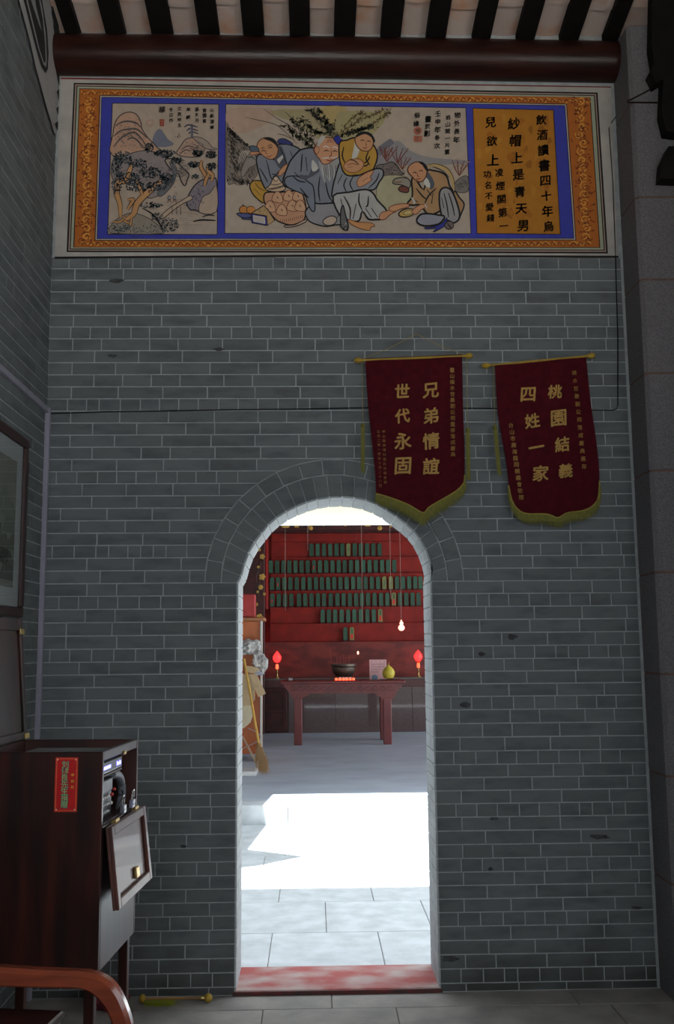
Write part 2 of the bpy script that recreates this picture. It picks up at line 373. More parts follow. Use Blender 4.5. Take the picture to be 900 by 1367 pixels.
# --- arch rings: each voussoir a brick
arch = holder('trim_1', (RC[0], W, ZS))
def vouss(parent, pts, y0, y1, m=BRICK, name='brick'):
    c = sum(pts, Vector())/4; q = [c+(p-c)*(1-.0032/max((p-c).length, .01)) for p in pts]; q2 = [c+(p-c)*(1-.0055/max((p-c).length, .01)) for p in pts]
    mb = MB(); mb.add([(p.x, y1, p.z) for p in q]+[(p.x, y0, p.z) for p in q2], [(4, 5, 6, 7), (0, 1, 5, 4), (1, 2, 6, 5), (2, 3, 7, 6), (3, 0, 4, 7)])
    mb.build(name, m, parent)
NV = 25
def inner(t): return arc_at(t)
for k in range(NV):
    t0, t1 = k/NV, (k+1)/NV
    vouss(arch, [inner(t0), ring(RM, pi*t0), ring(RM, pi*t1), inner(t1)], W-.0045, W+.001)
NO = 17
for k in range(NO):
    t0, t1 = k/NO, (k+1)/NO; g = .0035
    R1 = (RM[0]+g, RM[1]+g)
    vouss(arch, [ring(R1, pi*t0), ring(RO, pi*t0), ring(RO, pi*t1), ring(R1, pi*t1)], W-.006, W+.001)
mb = MB()                # raised pointing lines round the arch
for R in (RM, RO):
    P = [ring(R, pi*i/60) for i in range(61)]; mb.tube([(p.x, W-.003, p.z) for p in P], .0032, 6)
mb.build('pointing_line', MORTAR, arch)
# --- reveal: lighter brick lining of the jambs and soffit
rev = holder('trim_2', (RC[0], W+WT/2, 0))
def lining(p, q, y0, y1, nrm):
    p = Vector(p); q = Vector(q); d = (q-p).normalized()*.0028; th = .006
    a, b = p+d, q-d; mb = MB(); n = nrm*th; n0 = -nrm*.001
    mb.add([(a+n0).to_tuple()[:1]+(y0,)+(a+n0).to_tuple()[2:], (b+n0).to_tuple()[:1]+(y0,)+(b+n0).to_tuple()[2:], (b+n0).to_tuple()[:1]+(y1,)+(b+n0).to_tuple()[2:], (a+n0).to_tuple()[:1]+(y1,)+(a+n0).to_tuple()[2:],
            (a+n).to_tuple()[:1]+(y0+.003,)+(a+n).to_tuple()[2:], (b+n).to_tuple()[:1]+(y0+.003,)+(b+n).to_tuple()[2:], (b+n).to_tuple()[:1]+(y1-.003,)+(b+n).to_tuple()[2:], (a+n).to_tuple()[:1]+(y1-.003,)+(a+n).to_tuple()[2:]],
           [(4, 5, 6, 7), (0, 1, 5, 4), (1, 2, 6, 5), (2, 3, 7, 6), (3, 0, 4, 7)])
    mb.build('brick', REVEAL, rev)
for zb, zt, hd in rowz:
    if zt > ZS+.001: continue
    zt = min(zt, ZS)
    for x, s in ((DL, 1), (DR, -1)): lining((x, 0, zb), (x, 0, zt), W+.001, W+WT-.002, Vector((s, 0, 0)))
for k in range(NV):
    p, q = inner(k/NV), inner((k+1)/NV); d = (q-p).normalized(); n = Vector((d.z, 0, -d.x))
    lining(p, q, W+.001, W+WT-.002, n)
# ================================================================ left wall
wl = holder('wall_left', (XL, 2.5, 0))
mb = MB(); mb.box((XL-.3, -1.6, 0), (XL, W+.02, 5.7)); mb.build('mortar', MORTAR, wl)
LW = lambda p: Vector((XL+(W-p.y), W-(p.x), p.z))     # x along the wall from the corner -> towards the camera
def left_items():
    rg = random.Random(11); rr = list(rowz); z = rr[0][1]
    k = 0
    while z < 5.5: rr.append((z, z+.064, k % 6 == 5)); z += .064; k += 1
    for ri, (zb, zt, hd) in enumerate(rr):
        L = .104 if hd else .240; e = 0; nx = L*(.5 if ri % 2 else 1)
        while e < 5.6:
            yield e, e+nx, e, e+nx, zb, zt, hd
            e += nx; nx = L*rg.uniform(.93, 1.07) if rg.random() > .1 else L*.62
add_bricks(wl, list(left_items()), xf=LW, seed=5)
# trunking on the left wall and down the corner
mb = MB(); z = 2.87; mb.cbox((XL, -1.2, z-.012), (XL+.022, W-.03, z+.018), .003); t3 = struct('trim_3', mb, PVC)
mb = MB(); mb.cbox((XL, W-.034, 0), (XL+.026, W-.006, z+.018), .003); struct('trim_4', mb, PVC)
# painted gable band on the left wall (flat limework with black scroll)
gb = thing('gable_painting', 'black and white painted scroll band under the roof on the left wall', 'wall painting', (XL, 4.5, 4.6))
def lw_poly(mb, P, off, c):
    mb.col = c; V = [atX(x, y, XL+off) for x, y in P]; mb.add(V, [tuple(range(len(V)))])
mb = MB()
lw_poly(mb, [(71, 178), (60, 140), (47, 92), (37, 48), (24, 0), (12, -60), (60, -60), (67, 0), (70, 24), (74, 60), (78, 100), (80, 130), (78, 178)], .006, (.42, .42, .42))
mb.build('white_band', PAINT, gb)
mb = MB(); K = (.02, .02, .022)
lw_poly(mb, [(32, 0), (40, 32), (48, 64), (55, 88), (61, 98), (64, 92), (65, 70), (63, 40), (58, 10), (55, -8), (52, -40), (22, -40)], .009, K)
lw_poly(mb, [(35, 0), (43, 32), (51, 64), (58, 86), (61.5, 90), (62.5, 80), (61, 45), (56, 8), (52, -8), (48, -30), (30, -30)], .011, (.40, .40, .41))
lw_poly(mb, [(37, 0), (45, 33), (53, 66), (59, 84), (61, 82), (60.5, 60), (57, 25), (52, -2), (46, -30), (31, -28)], .012, K)
lw_poly(mb, [(40, -4), (46, 14), (52, 32), (56, 42), (53, 28), (48, 8), (46, -10)], .014, (.34, .36, .38))
for a, b in zip([(24, 0), (37, 48), (47, 92), (60, 140)], [(37, 48), (47, 92), (60, 140), (72, 180)]):
    lw_poly(mb, [a, (a[0]+1.5, a[1]), (b[0]+1.5, b[1]), b], .009, K)
edge = [(68, 0), (70, 12), (69, 18), (73, 32), (71.5, 36), (75, 50), (73, 52), (77, 70), (74, 72), (78, 92), (75, 96), (79.5, 118), (76, 122), (79.5, 140), (75, 145), (79.5, 160), (73, 165), (78.5, 178)]
lw_poly(mb, edge+[(82, 178), (83, 100), (76, 0)], .010, K)
mb.build('black_scroll', PAINT, gb)
# ================================================================ granite pillar
pl = holder('wall_right', (1.95, W, 0))
PY = W-.25; jz = [atY(868, y, PY).z for y in (1182, 1037, 900, 764, 628, 498, 373, 263, 137)]
zz = [0]+jz+[4.9]; PX = XR+.012
for a, b in zip(zz, zz[1:]):
    bm = MB(); c = .018
    poly = [(PX+c, PY, 0), (PX+.52, PY, 0), (PX+.52, W+.1, 0), (PX, W+.1, 0), (PX, PY+c, 0)]
    bm.prism([(x, y, a+.006) for x, y, _ in poly], (0, 0, b-a-.012)); bm.build('granite_block', GRANITE, pl)
mb = MB(); c = .02; mb.prism([(PX+c, PY+.003, 0), (PX+.517, PY+.003, 0), (PX+.517, W, 0), (PX+.003, W, 0), (PX+.003, PY+c, 0)], (0, 0, 4.9)); mb.build('joint', PJOINT, pl)
# unseen walls added right of the pillar: kept plain, they shape the light
mb = MB(); mb.box((4.2, 3.9, 0), (4.45, W, 5.6)); mb.box((4.2, YR, 0), (4.45, 3.9, 1.3)); mb.box((4.2, YR, 3.9), (4.45, 3.9, 5.6)); struct('wall_side_light_gap', mb, OUTER)  # unseen; its opening is placed to light the left wall
mb = MB(); mb.box((2.19, 2.7, 0), (2.40, W, 5.3)); struct('light_block_partition', mb, OUTER)  # unseen, added to keep light off the right of the arch wall
# added unseen wall behind the camera: solid low, opening shaped to grade the light
rw = holder('wall_rear_light_gap', (0, YR, 0))
for a, b in (((-1.7, YR, 0), (6.25, YR+.25, OZ)), ((OX, YR, OZ), (6.25, YR+.25, 5.9)), ((-1.7, YR, OT), (OX, YR+.25, 5.9)), ((.7, YR, OZ), (2.4, YR+.25, OT))):
    mb = MB(); mb.box(a, b); mb.build('light_gap_panel', OUTER, rw)  # the panel inside the opening is added to dim the right side
mb = MB(); mb.box((-9, -16, -.3), (13, YR, -.05)); mb.box((6.25, YR, -.3), (18, 12, -.05)); struct('ground', mb, mat('sunlit_stone', (.72, .70, .66), (.66, .64, .60), .8, scale=2))
# ================================================================ floors
def paved(name, rows, m, zt, parent_loc, rg, x0, x1, gap=.004, th=.04):
    h = holder(name, parent_loc)
    mb = MB(); mb.box((x0, rows[0][0], zt-.06), (x1, rows[-1][1], zt-.006)); mb.build('bedding', GROUT, h)
    for y0, y1, js in rows:
        e = [x0]+[j for j in js if x0 < j < x1]+[x1]
        for a, b in zip(e, e[1:]):
            d = rg.uniform(-.0015, .0005); q = MB(); q.cbox((a+gap/2, y0+gap/2, zt-th), (b-gap/2, y1-gap/2, zt+d), .003); q.build('paving_slab', m, h)
    return h
rg = random.Random(4)
def jrow(k, L, x0, x1, ph):
    x = x0+ph; o = []
    while x < x1: o.append(x); x += L
    return o
yA = atZ(450, 1346).y
frows = [(yA, W+.02, [atZ(443, 1338).x-1.1, atZ(443, 1338).x, atZ(443, 1338).x+1.15, 2.4, 3.7])]
frows.append((yA-.45, yA, [atZ(350, 1355).x-.9, atZ(350, 1355).x, atZ(531, 1355).x, atZ(531, 1355).x+1.0, 2.5, 3.6]))
y = yA-.45; k = 0
while y > -1.5: frows.append((y-.45, y, jrow(k, .95, -1.5, 6, .4+.47*(k % 2)))); y -= .45; k += 1
paved('floor', frows[::-1], SLAB, 0, (0, 2.5, 0), rg, -1.5, 6.0)
cy = [W+WT-.01, 5.994, 6.69, 7.40, 8.136, 8.83, 9.52]
cj = [[atZ(360, 1270).x, atZ(509, 1265).x], [atZ(435, 1225).x, atZ(569, 1220).x], [atZ(373, 1194).x, atZ(497, 1194).x], [atZ(430, 1165).x-.45, atZ(430, 1165).x+.5], [atZ(382, 1132).x, atZ(382, 1132).x+.95], [-.7, .25, 1.2]]
crows = []
for i in range(6):
    b = cj[i]; d = 1.0; js = sorted([b[0]-d*k for k in range(1, 5)]+b+[b[-1]+d*k for k in range(1, 6)]); crows.append((cy[i], cy[i+1], js))
paved('floor', crows, CSLAB, 0, (0, 7.4, 0), rg, -4.5, 6.0)
# door sill
st = holder('trim_5', (RC[0], W+WT/2, 0))
mb = MB(); mb.cbox((DL+.001, W-.004, .0), (DR-.001, W+WT+.01, .022), .004); mb.build('sill_stone', SILL, st)
mb = MB(); mb.box((DL-.01, W-.012, .0), (DR+.01, W-.004, .018)); mb.build('sill_edge', SILLE, st)
# far hall floor with its granite kerb
mb = MB(); mb.box((-4.5, 9.82, -.05), (6, 19, H)); struct('floor', mb, CONCRETE)
kb = holder('trim_6', (0, 9.67, 0))
for a, b in ((-4.5, -2.1), (-2.1, -.25), (-.25, 1.6), (1.6, 3.6), (3.6, 6)):
    q = MB(); q.cbox((a+.003, 9.52, -.03), (b-.003, 9.817, H), .012); q.build('kerb_stone', CSLAB, kb)
# ================================================================ roof of the near hall
ce = holder('ceiling', (.1, 2.5, 5.2))
SL = .16; RZ = 4.962     # underside of the rafters where they meet the log
def roofz(y): return RZ+SL*(W-y)
raft = []                # centres of the dark rafters, from their pixels on the log's top
for x0, x1 in ((88, 107), (142, 168), (203, 231), (266, 293), (325, 353), (387, 414), (446, 474), (508, 535), (569, 595), (631, 655), (690, 714), (748, 773), (806, 826)):
    a = atY(x0, 56+(x0-80)*.017, W-.02).x; b = atY(x1, 56+(x1-80)*.017, W-.02).x; raft.append((a, b))
k = raft[-1][1]
while k < 5.6: k2 = k+.21; raft.append((k2, k2+.092)); k = k2+.092
def slab_roof(mb, x0, x1, y0, y1, o0, o1):
    mb.add([(x0, y0, roofz(y0)+o0), (x1, y0, roofz(y0)+o0), (x1, y1, roofz(y1)+o0), (x0, y1, roofz(y1)+o0), (x0, y0, roofz(y0)+o1), (x1, y0, roofz(y0)+o1), (x1, y1, roofz(y1)+o1), (x0, y1, roofz(y1)+o1)],
           [(0, 3, 2, 1), (4, 5, 6, 7), (0, 1, 5, 4), (1, 2, 6, 5), (2, 3, 7, 6), (3, 0, 4, 7)])
YB = -.75                # where the tiled roof over the camera ends
for i, (a, b) in enumerate(raft):
    mb = MB(); slab_roof(mb, a, b, YB, W+.3, 0, .045); mb.build('rafter', RAFTER, ce)
rest = MB(); e = [(XL-.3, XL+.005)]+raft
for i, ((a, b), (c, d)) in enumerate(zip(e, e[1:])):
    y = W-.02+.25; j = 0; off = [.06, .01, .015, .04, .02, .03, .035, .03, .03, .02, .03, .03, .03, .02]
    first = W-.19-.02*((i*7) % 3)
    while y > YB:
        y0 = first-.24*j; y1 = y; tgt = rest if (y1 < 4.2 or i > 14) else MB()
        n = 6; vs = []
        for yy, dz in ((y0-.015, .016), (y1, .0)):
            for q in range(n+1):
                t = q/n; x = b-.014+(c-b+.028)*t; vs.append((x, yy, roofz(yy)+.040+.006*sin(pi*t)*0+.020*(1-4*(t-.5)**2)*-.55+dz))
        for yy, dz in ((y0-.015, .016), (y1, .0)):
            for q in range(n+1):
                t = q/n; x = b-.014+(c-b+.028)*t; vs.append((x, yy, roofz(yy)+.056+.020*(1-4*(t-.5)**2)*-.55+dz))
        N = n+1; fs = [(q, q+1, N+q+1, N+q) for q in range(n)]+[(2*N+q, 3*N+q, 3*N+q+1, 2*N+q+1) for q in range(n)]+[(q, 2*N+q, 2*N+q+1, q+1) for q in range(n)]
        tgt.add(vs, fs)
        if tgt is not rest: tgt.build('roof_tile', TILE, ce, smooth=False)
        y = y0; j += 1
tag(rest.build('tile_field', TILE, ce), kind='stuff')
mb = MB(); slab_roof(mb, -1.8, 6.3, YB, W+WT+.1, .085, .14); mb.build('roof_deck', ROOF, ce)
mb = MB(); mb.tube([(XL-.05, W-.035, 4.845), (.2, W-.035, 4.838), (XR+.02, W-.035, 4.822)], .108, 24); struct('trim_7', mb, LOG, smooth=True)
# ================================================================ wire along the wall
def px_path(P, Y): return [atY(x, y, Y) for x, y in P]
mb = MB(); mb.tube(px_path([(65, 552), (100, 551), (140, 549.5), (200, 549), (300, 547), (400, 546), (500, 544), (640, 545), (760, 547), (818, 547.5), (823, 546), (825, 541), (825, 450), (822, 346), (818, 240), (813, 171), (817, 163), (834, 140), (838, 135)], W-.009), .0028, 6)
tag(mb.build('wall_cable', RAFTER), 'thin dark cable running across the brick wall and up beside the painting', 'cable')
mb = MB(); mb.box(atY(838, 137, W-.256), atY(838, 137, W-.256)+Vector((.4, .004, .006))); mb.tube(px_path([(838, 135), (860, 124), (880, 112), (905, 98)], W-.262), .004, 6)
tag(mb.build('wall_cable', RAFTER), 'dark cable slanting across the top of the granite pillar', 'cable')
# dark timber bracket at the head of the pillar
bk = thing('timber_bracket', 'black carved timber bracket at the head of the granite pillar', 'bracket', (1.86, W-.35, 4.0))
def brk(P, y0, y1, nm):
    mb = MB(); mb.prism([atY(x, y, y0) for x, y in P], (0, y1-y0, 0)); mb.build(nm, RAFTER, bk)
brk([(872, -30), (870, 60), (874, 84), (868, 96), (876, 112), (886, 106), (884, 150), (890, 175), (930, 180), (930, -30)], W-.33, W-.255, 'carved_board')
brk([(893, 195), (884, 215), (882, 238), (930, 240), (930, 195)], W-.33, W-.255, 'lower_scroll')
# ================================================================ writing and painting helpers
def col(r, g, b): return lin((r, g, b))
class Paint(MB):
    """flat painted shapes on the plane Y, each call a hair in front of the last; positions come through a crop frame (ox, oy, scale)"""
    def __init__(s, Y, ox=0, oy=0, k=1, step=.00002): super().__init__(); s.Y = Y; s.o = (ox, oy, k); s.d = 0; s.st = step; s.lw = 1.65
    def P(s, p, dy=0): return atY(s.o[0]+p[0]/s.o[2], s.o[1]+p[1]/s.o[2], s.Y-s.d-dy)
    @property
    def pm(s): return (s.P((1, 0))-s.P((0, 0))).length
    def poly(s, pts, c, sm=0):
        s.d += s.st; s.col = col(*c)
        if sm: pts = [(v.x, v.y) for v in smooth_pts([(x, y, 0) for x, y in pts], True, sm)]
        s.add([s.P(p) for p in pts], [tuple(range(len(pts)))]); return s
    def line(s, pts, w, c=(25, 24, 28), sm=4, closed=False, taper=True):
        """brush stroke: a ribbon, thin at the ends"""
        s.d += s.st; s.col = col(*c)
        q = [Vector((v.x, v.y)) for v in smooth_pts([(x, y, 0) for x, y in pts], closed, sm)]
        if closed: q.append(q[0])
        n = len(q); vs = []
        for i, p in enumerate(q):
            t = (q[min(i+1, n-1)]-q[max(i-1, 0)]);
            if t.length < 1e-6: t = Vector((1, 0))
            t.normalize(); nn = Vector((-t.y, t.x)); u = i/(n-1)
            ww = s.lw*w*(.5 if closed or not taper else .5*(.35+.65*math.sin(pi*min(max(u, .04), .96))**.6))
            vs += [s.P(p+nn*ww), s.P(p-nn*ww)]
        s.add(vs, [(2*i, 2*i+1, 2*i+3, 2*i+2) for i in range(n-1)]); return s
    def shape(s, pts, fill, w=5, ink=(25, 24, 28), sm=3):
        s.poly(pts, fill, sm); s.line(pts, w, ink, sm, True); return s
    def ell(s, cx, cy, rx, ry, c, w=0, rot=0, a0=0, a1=360, ink=(25, 24, 28)):
        P = []
        for i in range(25):
            a = radians(a0+(a1-a0)*i/24); x, y = rx*cos(a), ry*sin(a); P.append((cx+x*cos(rot)-y*sin(rot), cy+x*sin(rot)+y*cos(rot)))
        if c: s.poly(P[:-1] if a1-a0 >= 360 else P, c)
        if w: s.line(P, w, ink, 1)
        return s
    def dabs(s, n, x0, y0, x1, y1, spread, size, cs, rg):
        s.d += s.st
        for _ in range(n):
            t = rg.random(); x = x0+(x1-x0)*t+rg.gauss(0, spread); y = y0+(y1-y0)*t+rg.gauss(0, spread*.8); a = rg.random()*pi; L = size*rg.uniform(.4, 1.2); ww = L*.35
            s.col = col(*rg.choice(cs)); c_, s_ = cos(a), sin(a)
            s.add([s.P((x+L*c_, y+L*s_)), s.P((x-ww*s_, y+ww*c_)), s.P((x-L*c_, y-L*s_)), s.P((x+ww*s_, y-ww*c_))], [(0, 1, 2, 3)])
    def crown(s, cx, cy, rx, ry, n, size, cs, rg):
        s.d += s.st
        for _ in range(n):
            a = rg.random()*2*pi; r = math.sqrt(rg.random()); x = cx+rx*r*cos(a); y = cy+ry*r*sin(a); b = rg.random()*pi; L = size*rg.uniform(.5, 1.1)
            s.col = col(*rg.choice(cs)); s.add([s.P((x+L*cos(b+k*pi/2.5), y+L*sin(b+k*pi/2.5))) for k in range(5)], [(0, 1, 2, 3, 4)])
    def write(s, text, a, b, size, c, bold=.0, rot=0, rg=None, sx=1.):
        """characters spaced evenly from pixel a to pixel b"""
        s.d += s.st; s.col = col(*c); n = len(text)
        for i, ch in enumerate(text):
            if ch == ' ': continue
            t = i/(n-1) if n > 1 else 0; x = a[0]+(b[0]-a[0])*t; y = a[1]+(b[1]-a[1])*t
            vs, fs = glyph(ch); r = rot+(rg.uniform(-.07, .07) if rg else 0); k = size*(rg.uniform(.9, 1.08) if rg else 1); sl_ = .10 if rg else 0
            out = []
            for v in vs:
                X = v.x*k*sx; Y = -v.y*k-(X*sl_); out.append(s.P((x+X*cos(r)-Y*sin(r), y+X*sin(r)+Y*cos(r))))
            if out:
                e = size*bold*1.15
                for dx, dz in ((0, 0), (1, 0), (-1, 0), (0, 1), (0, -1), (.7, .7), (-.7, .7)):
                    if (dx or dz) and not bold: continue
                    s.add([o+Vector((dx*e*s.pm, 0, dz*e*s.pm)) for o in out], fs)
        return s
INK = (24, 24, 28)
# ================================================================ mural
mu = thing('mural', 'wide painted mural with three panels in blue and orange scroll borders under the roof beam', 'mural', (.13, W, 3.72))
YM = W-.010
mb = MB(); P = [(81, 104), (450, 109), (816, 116), (825, 344), (450, 342), (73, 345)]
mb.prism([atY(x, y, YM) for x, y in P], (0, .012, 0)); mb.build('plaster_ground', PLASTER, mu)
fr = Paint(YM-.0002, step=.00008)
def fquad(c, *P): fr.poly(P, c)
fquad((26, 24, 24), (73, 342.6), (450, 339.6), (826, 341.4), (826, 344), (450, 342), (73, 345.4)); fquad((120, 30, 28), (81, 103.5), (816, 115.5), (816, 117), (81, 105.5))
fquad((30, 26, 26), (98.5, 110.5), (798, 123.5), (811.8, 338.5), (88.8, 336.5)); fquad((176, 150, 138), (100.6, 112.6), (795.8, 125.6), (809.2, 336.2), (91.4, 334.4))
fquad((28, 26, 26), (102, 114.2), (794.4, 127), (807.8, 334.6), (93, 333)); fquad((168, 172, 150), (103.4, 115.4), (793, 128.2), (806.2, 333.4), (94.4, 331.8))
fquad((34, 28, 20), (106, 118), (788.5, 130), (801.6, 330.8), (97.8, 330.4)); fquad((188, 106, 38), (106.8, 118.8), (787.4, 129.8), (800.4, 330), (99.2, 330))
rg = random.Random(21)
def spiral(cx, cy, r, d, c, w):
    P = []
    for i in range(13):
        a = d*i*.62+rg.uniform(-.1, .1)+cy*.3; q = r*(1-i/14); P.append((cx+q*cos(a), cy+q*sin(a)))
    fr.line(P, w, c, 1)
fr.st = .000012
for k in range(17):
    y = 134+k*11.4; t = (y-118)/212
    for j, (xa, ww) in enumerate(((120-t*7, 8), (772+t*13, 8))):
        spiral(xa+rg.uniform(-3, 3), y, 6.2, 1 if k % 2 else -1, (226, 160, 70), 1.3); spiral(xa+rg.uniform(-7, 7), y+5, 4.0, -1 if k % 2 else 1, (120, 52, 22), .8)
        for _ in range(5): xx, yy = xa+rg.uniform(-11, 11), y+rg.uniform(-6, 6); fr.line([(xx, yy), (xx+rg.uniform(-3, 3), yy+rg.uniform(-3, 3)), (xx+rg.uniform(-5, 5), yy+rg.uniform(-4, 4))], .8, (110, 46, 20), 2)
for k in range(74):
    x = 112+k*9.2
    for yb in (124+(x-107)*.0164, 325.5):
        fr.line([(x-4, yb+rg.uniform(-3, 3)), (x, yb+rg.uniform(-3, 3)), (x+3, yb+rg.uniform(-3, 3)), (x+6, yb)], 1.0, (228, 165, 76), 3); fr.line([(x-3, yb+3), (x, yb-2), (x+4, yb+2)], .8, (118, 50, 22), 3)
fr.st = .00008
fquad((30, 24, 24), (133, 126.8), (757, 138.4), (769.5, 320.6), (126.4, 321.2)); fquad((190, 180, 165), (134, 127.8), (756, 139.4), (768.3, 319.8), (127.6, 320.2))
fquad((28, 24, 40), (135.4, 129.2), (754.6, 140.6), (766.8, 318.6), (129, 319)); fquad((62, 68, 172), (136.2, 130), (753.8, 141.4), (765.8, 317.8), (130, 318.2))
fr.build('painted_frame', PAINT, mu)['label'] = 'orange scroll border with a blue inner band'
FD = fr.d
def panel(nm, c, corners, label):
    b = Paint(YM-.0006-FD, step=.0001); b.poly([(x+dx, y+dy) for (x, y), (dx, dy) in zip(corners, ((-1, -1), (1, -1), (1, 1), (-1, 1)))], (34, 24, 30)); b.poly(corners, c)
    return b
# ---- landscape panel
b = panel('l', (184, 166, 150), [(150.5, 138.2), (291.6, 139.6), (289.4, 312.6), (144.2, 312)], '')
b.st = .000012; b.o = (130, 120, 5); rg = random.Random(5)
PEACH, LG, DG, BG = (196, 156, 132), (150, 140, 134), (70, 72, 78), (118, 120, 132)
b.shape([(370, 330), (395, 275), (420, 262), (440, 285), (470, 330), (510, 362), (450, 380), (385, 372)], (120, 124, 140), 1.5, (100, 100, 118))
b.ell(352, 220, 24, 20, None, 3, ink=(190, 130, 110))
b.shape([(104, 300), (120, 215), (160, 165), (215, 148), (262, 165), (290, 215), (298, 260), (330, 310), (400, 385), (420, 420), (104, 440)], PEACH, 4, (70, 60, 60))
for P in ([(110, 310), (150, 275), (210, 262), (260, 262), (300, 290), (330, 320)], [(108, 380), (150, 330), (200, 295), (250, 285), (290, 320), (330, 380)], [(120, 240), (165, 215), (210, 210), (262, 222), (290, 250)], [(200, 330), (240, 320), (280, 350), (310, 390)]):
    b.line(P, 7, (84, 80, 84)); b.dabs(40, *P[0], *P[-1], 14, 5, [(96, 98, 98), (120, 112, 106)], rg)
b.shape([(530, 430), (560, 370), (590, 330), (640, 320), (690, 350), (720, 380), (700, 420), (640, 450)], (188, 156, 136), 4, (80, 74, 78)); b.shape([(640, 320), (680, 316), (730, 340), (770, 385), (792, 390), (792, 400), (720, 390)], (170, 152, 140), 3, (80, 74, 78))
b.line([(560, 400), (600, 375), (640, 380)], 5, (84, 80, 84)); b.line([(545, 430), (590, 400), (620, 410)], 5, (84, 80, 84))
for x, y, ww in ((590, 255, 60), (600, 280, 46), (608, 300, 36)): b.line([(x-ww/2+20, y-6), (x+20, y-22), (x+ww/2+50, y-6)], 6, (60, 62, 84))
b.poly([(622, 240), (640, 240), (640, 318), (622, 318)], (120, 116, 130)); b.line([(632, 225), (632, 318)], 4, (50, 52, 74))
b.shape([(104, 470), (180, 440), (280, 408), (360, 410), (450, 440), (510, 500), (520, 560), (470, 640), (420, 700), (330, 720), (240, 640), (104, 600)], (150, 138, 136), 3, (60, 58, 64))
b.shape([(450, 470), (500, 460), (540, 490), (570, 520), (610, 560), (600, 600), (585, 640), (560, 610), (540, 560), (500, 540)], (176, 158, 142), 5, (40, 38, 42))
b.shape([(480, 480), (530, 520), (525, 580), (500, 640), (430, 710), (400, 690), (470, 620), (505, 560)], (110, 112, 116), 2, (60, 60, 66))
for _ in range(420):
    cx, cy, sx, sy = rg.choice(((190, 300, 70, 70), (340, 570, 110, 90), (200, 885, 90, 40), (480, 600, 45, 70), (650, 380, 60, 30), (560, 540, 30, 50), (715, 700, 50, 70)))
    x, y = min(max(rg.gauss(cx, sx*.6), 112), 780), min(max(rg.gauss(cy, sy*.6), 150), 940); L = rg.uniform(8, 26); g = rg.uniform(-.5, 1.2)
    b.line([(x, y), (x+L*.5, y+L*g*.4), (x+L, y+L*g)], rg.uniform(1.2, 2.6), rg.choice([(90, 86, 88), (112, 104, 104), (70, 70, 78), (130, 112, 104)]), 2)
for i in range(14): b.line([(430+rg.uniform(0, 260), 730+i*14), (520+rg.uniform(0, 200), 734+i*14)], 2.2, (140, 128, 120))
b.shape([(596, 740), (640, 650), (700, 600), (770, 590), (796, 610), (796, 810), (700, 818), (650, 800), (620, 800)], (140, 130, 138), 5, (40, 36, 44)); b.shape([(700, 720), (750, 690), (796, 640), (796, 812), (680, 816)], (186, 164, 146), 3, (60, 50, 54))
b.dabs(120, 620, 780, 720, 620, 22, 8, [(80, 78, 98), (60, 60, 76), (110, 104, 118)], rg)
b.shape([(415, 850), (480, 790), (560, 740), (620, 705), (632, 730), (570, 760), (500, 810), (440, 858)], (190, 168, 146), 3, (60, 50, 50))
for x in (500, 530, 556): b.line([(x, 780), (x, 832)], 4, INK)
for x in (480, 515): b.ell(x, 720, 10, 14, (150, 150, 160), 2); b.line([(x-12, 755), (x, 730), (x+14, 755)], 4, (120, 90, 60))
b.shape([(92, 956), (92, 905), (150, 850), (230, 820), (330, 850), (400, 900), (440, 958)], (150, 140, 128), 3, (70, 64, 60)); b.dabs(160, 90, 940, 430, 930, 26, 8, [(72, 80, 84), (90, 96, 92), (50, 54, 60)], rg)
TR = (200, 150, 100)
for P, ww in (([(155, 850), (150, 760), (130, 690), (140, 620), (200, 600), (215, 540), (230, 500)], 20), ([(180, 870), (240, 830), (265, 760), (330, 690), (400, 630), (440, 600)], 22), ([(200, 800), (225, 760), (240, 730), (200, 735)], 12), ([(300, 700), (280, 640), (260, 600)], 12), ([(730, 600), (715, 560), (690, 510), (700, 470)], 12), ([(760, 610), (770, 570), (740, 540), (735, 500)], 12), ([(715, 640), (725, 600), (745, 560)], 12)):
    b.line(P, ww+6, (50, 30, 24)); b.line(P, ww, TR)
for P in ([(160, 860), (190, 880), (240, 900)], [(190, 840), (150, 880), (100, 880)], [(230, 850), (220, 900), (210, 915)]): b.line(P, 12, (60, 40, 30)); b.line(P, 7, TR)
FO = [(50, 62, 74), (66, 80, 90), (84, 98, 106), (40, 50, 62), (100, 106, 104)]
for cx, cy, rx, ry, n in ((170, 450, 60, 40, 200), (130, 520, 36, 60, 160), (270, 490, 60, 30, 160), (215, 590, 70, 40, 220), (350, 550, 70, 36, 260), (460, 590, 50, 34, 200), (400, 640, 70, 30, 180), (130, 640, 34, 50, 120), (250, 640, 60, 36, 160), (360, 660, 50, 24, 100),
                          (450, 425, 70, 26, 200), (345, 385, 30, 34, 110), (530, 470, 40, 24, 100), (670, 425, 36, 20, 120), (760, 432, 34, 24, 120), (645, 495, 34, 22, 110), (765, 512, 36, 24, 120), (655, 580, 24, 16, 50), (360, 770, 70, 22, 120), (480, 900, 60, 46, 190), (160, 920, 60, 26, 90), (400, 850, 40, 26, 80)):
    b.crown(cx, cy, rx*1.05, ry*1.05, int(n*.55), 6.5, FO, rg)
b.line([(300, 790), (370, 830), (420, 900), (440, 950)], 6, INK); b.line([(640, 878), (700, 868), (790, 872)], 7, INK); b.line([(700, 850), (740, 835), (785, 840)], 5, INK); b.dabs(14, 535, 310, 550, 300, 10, 6, [INK], rg)
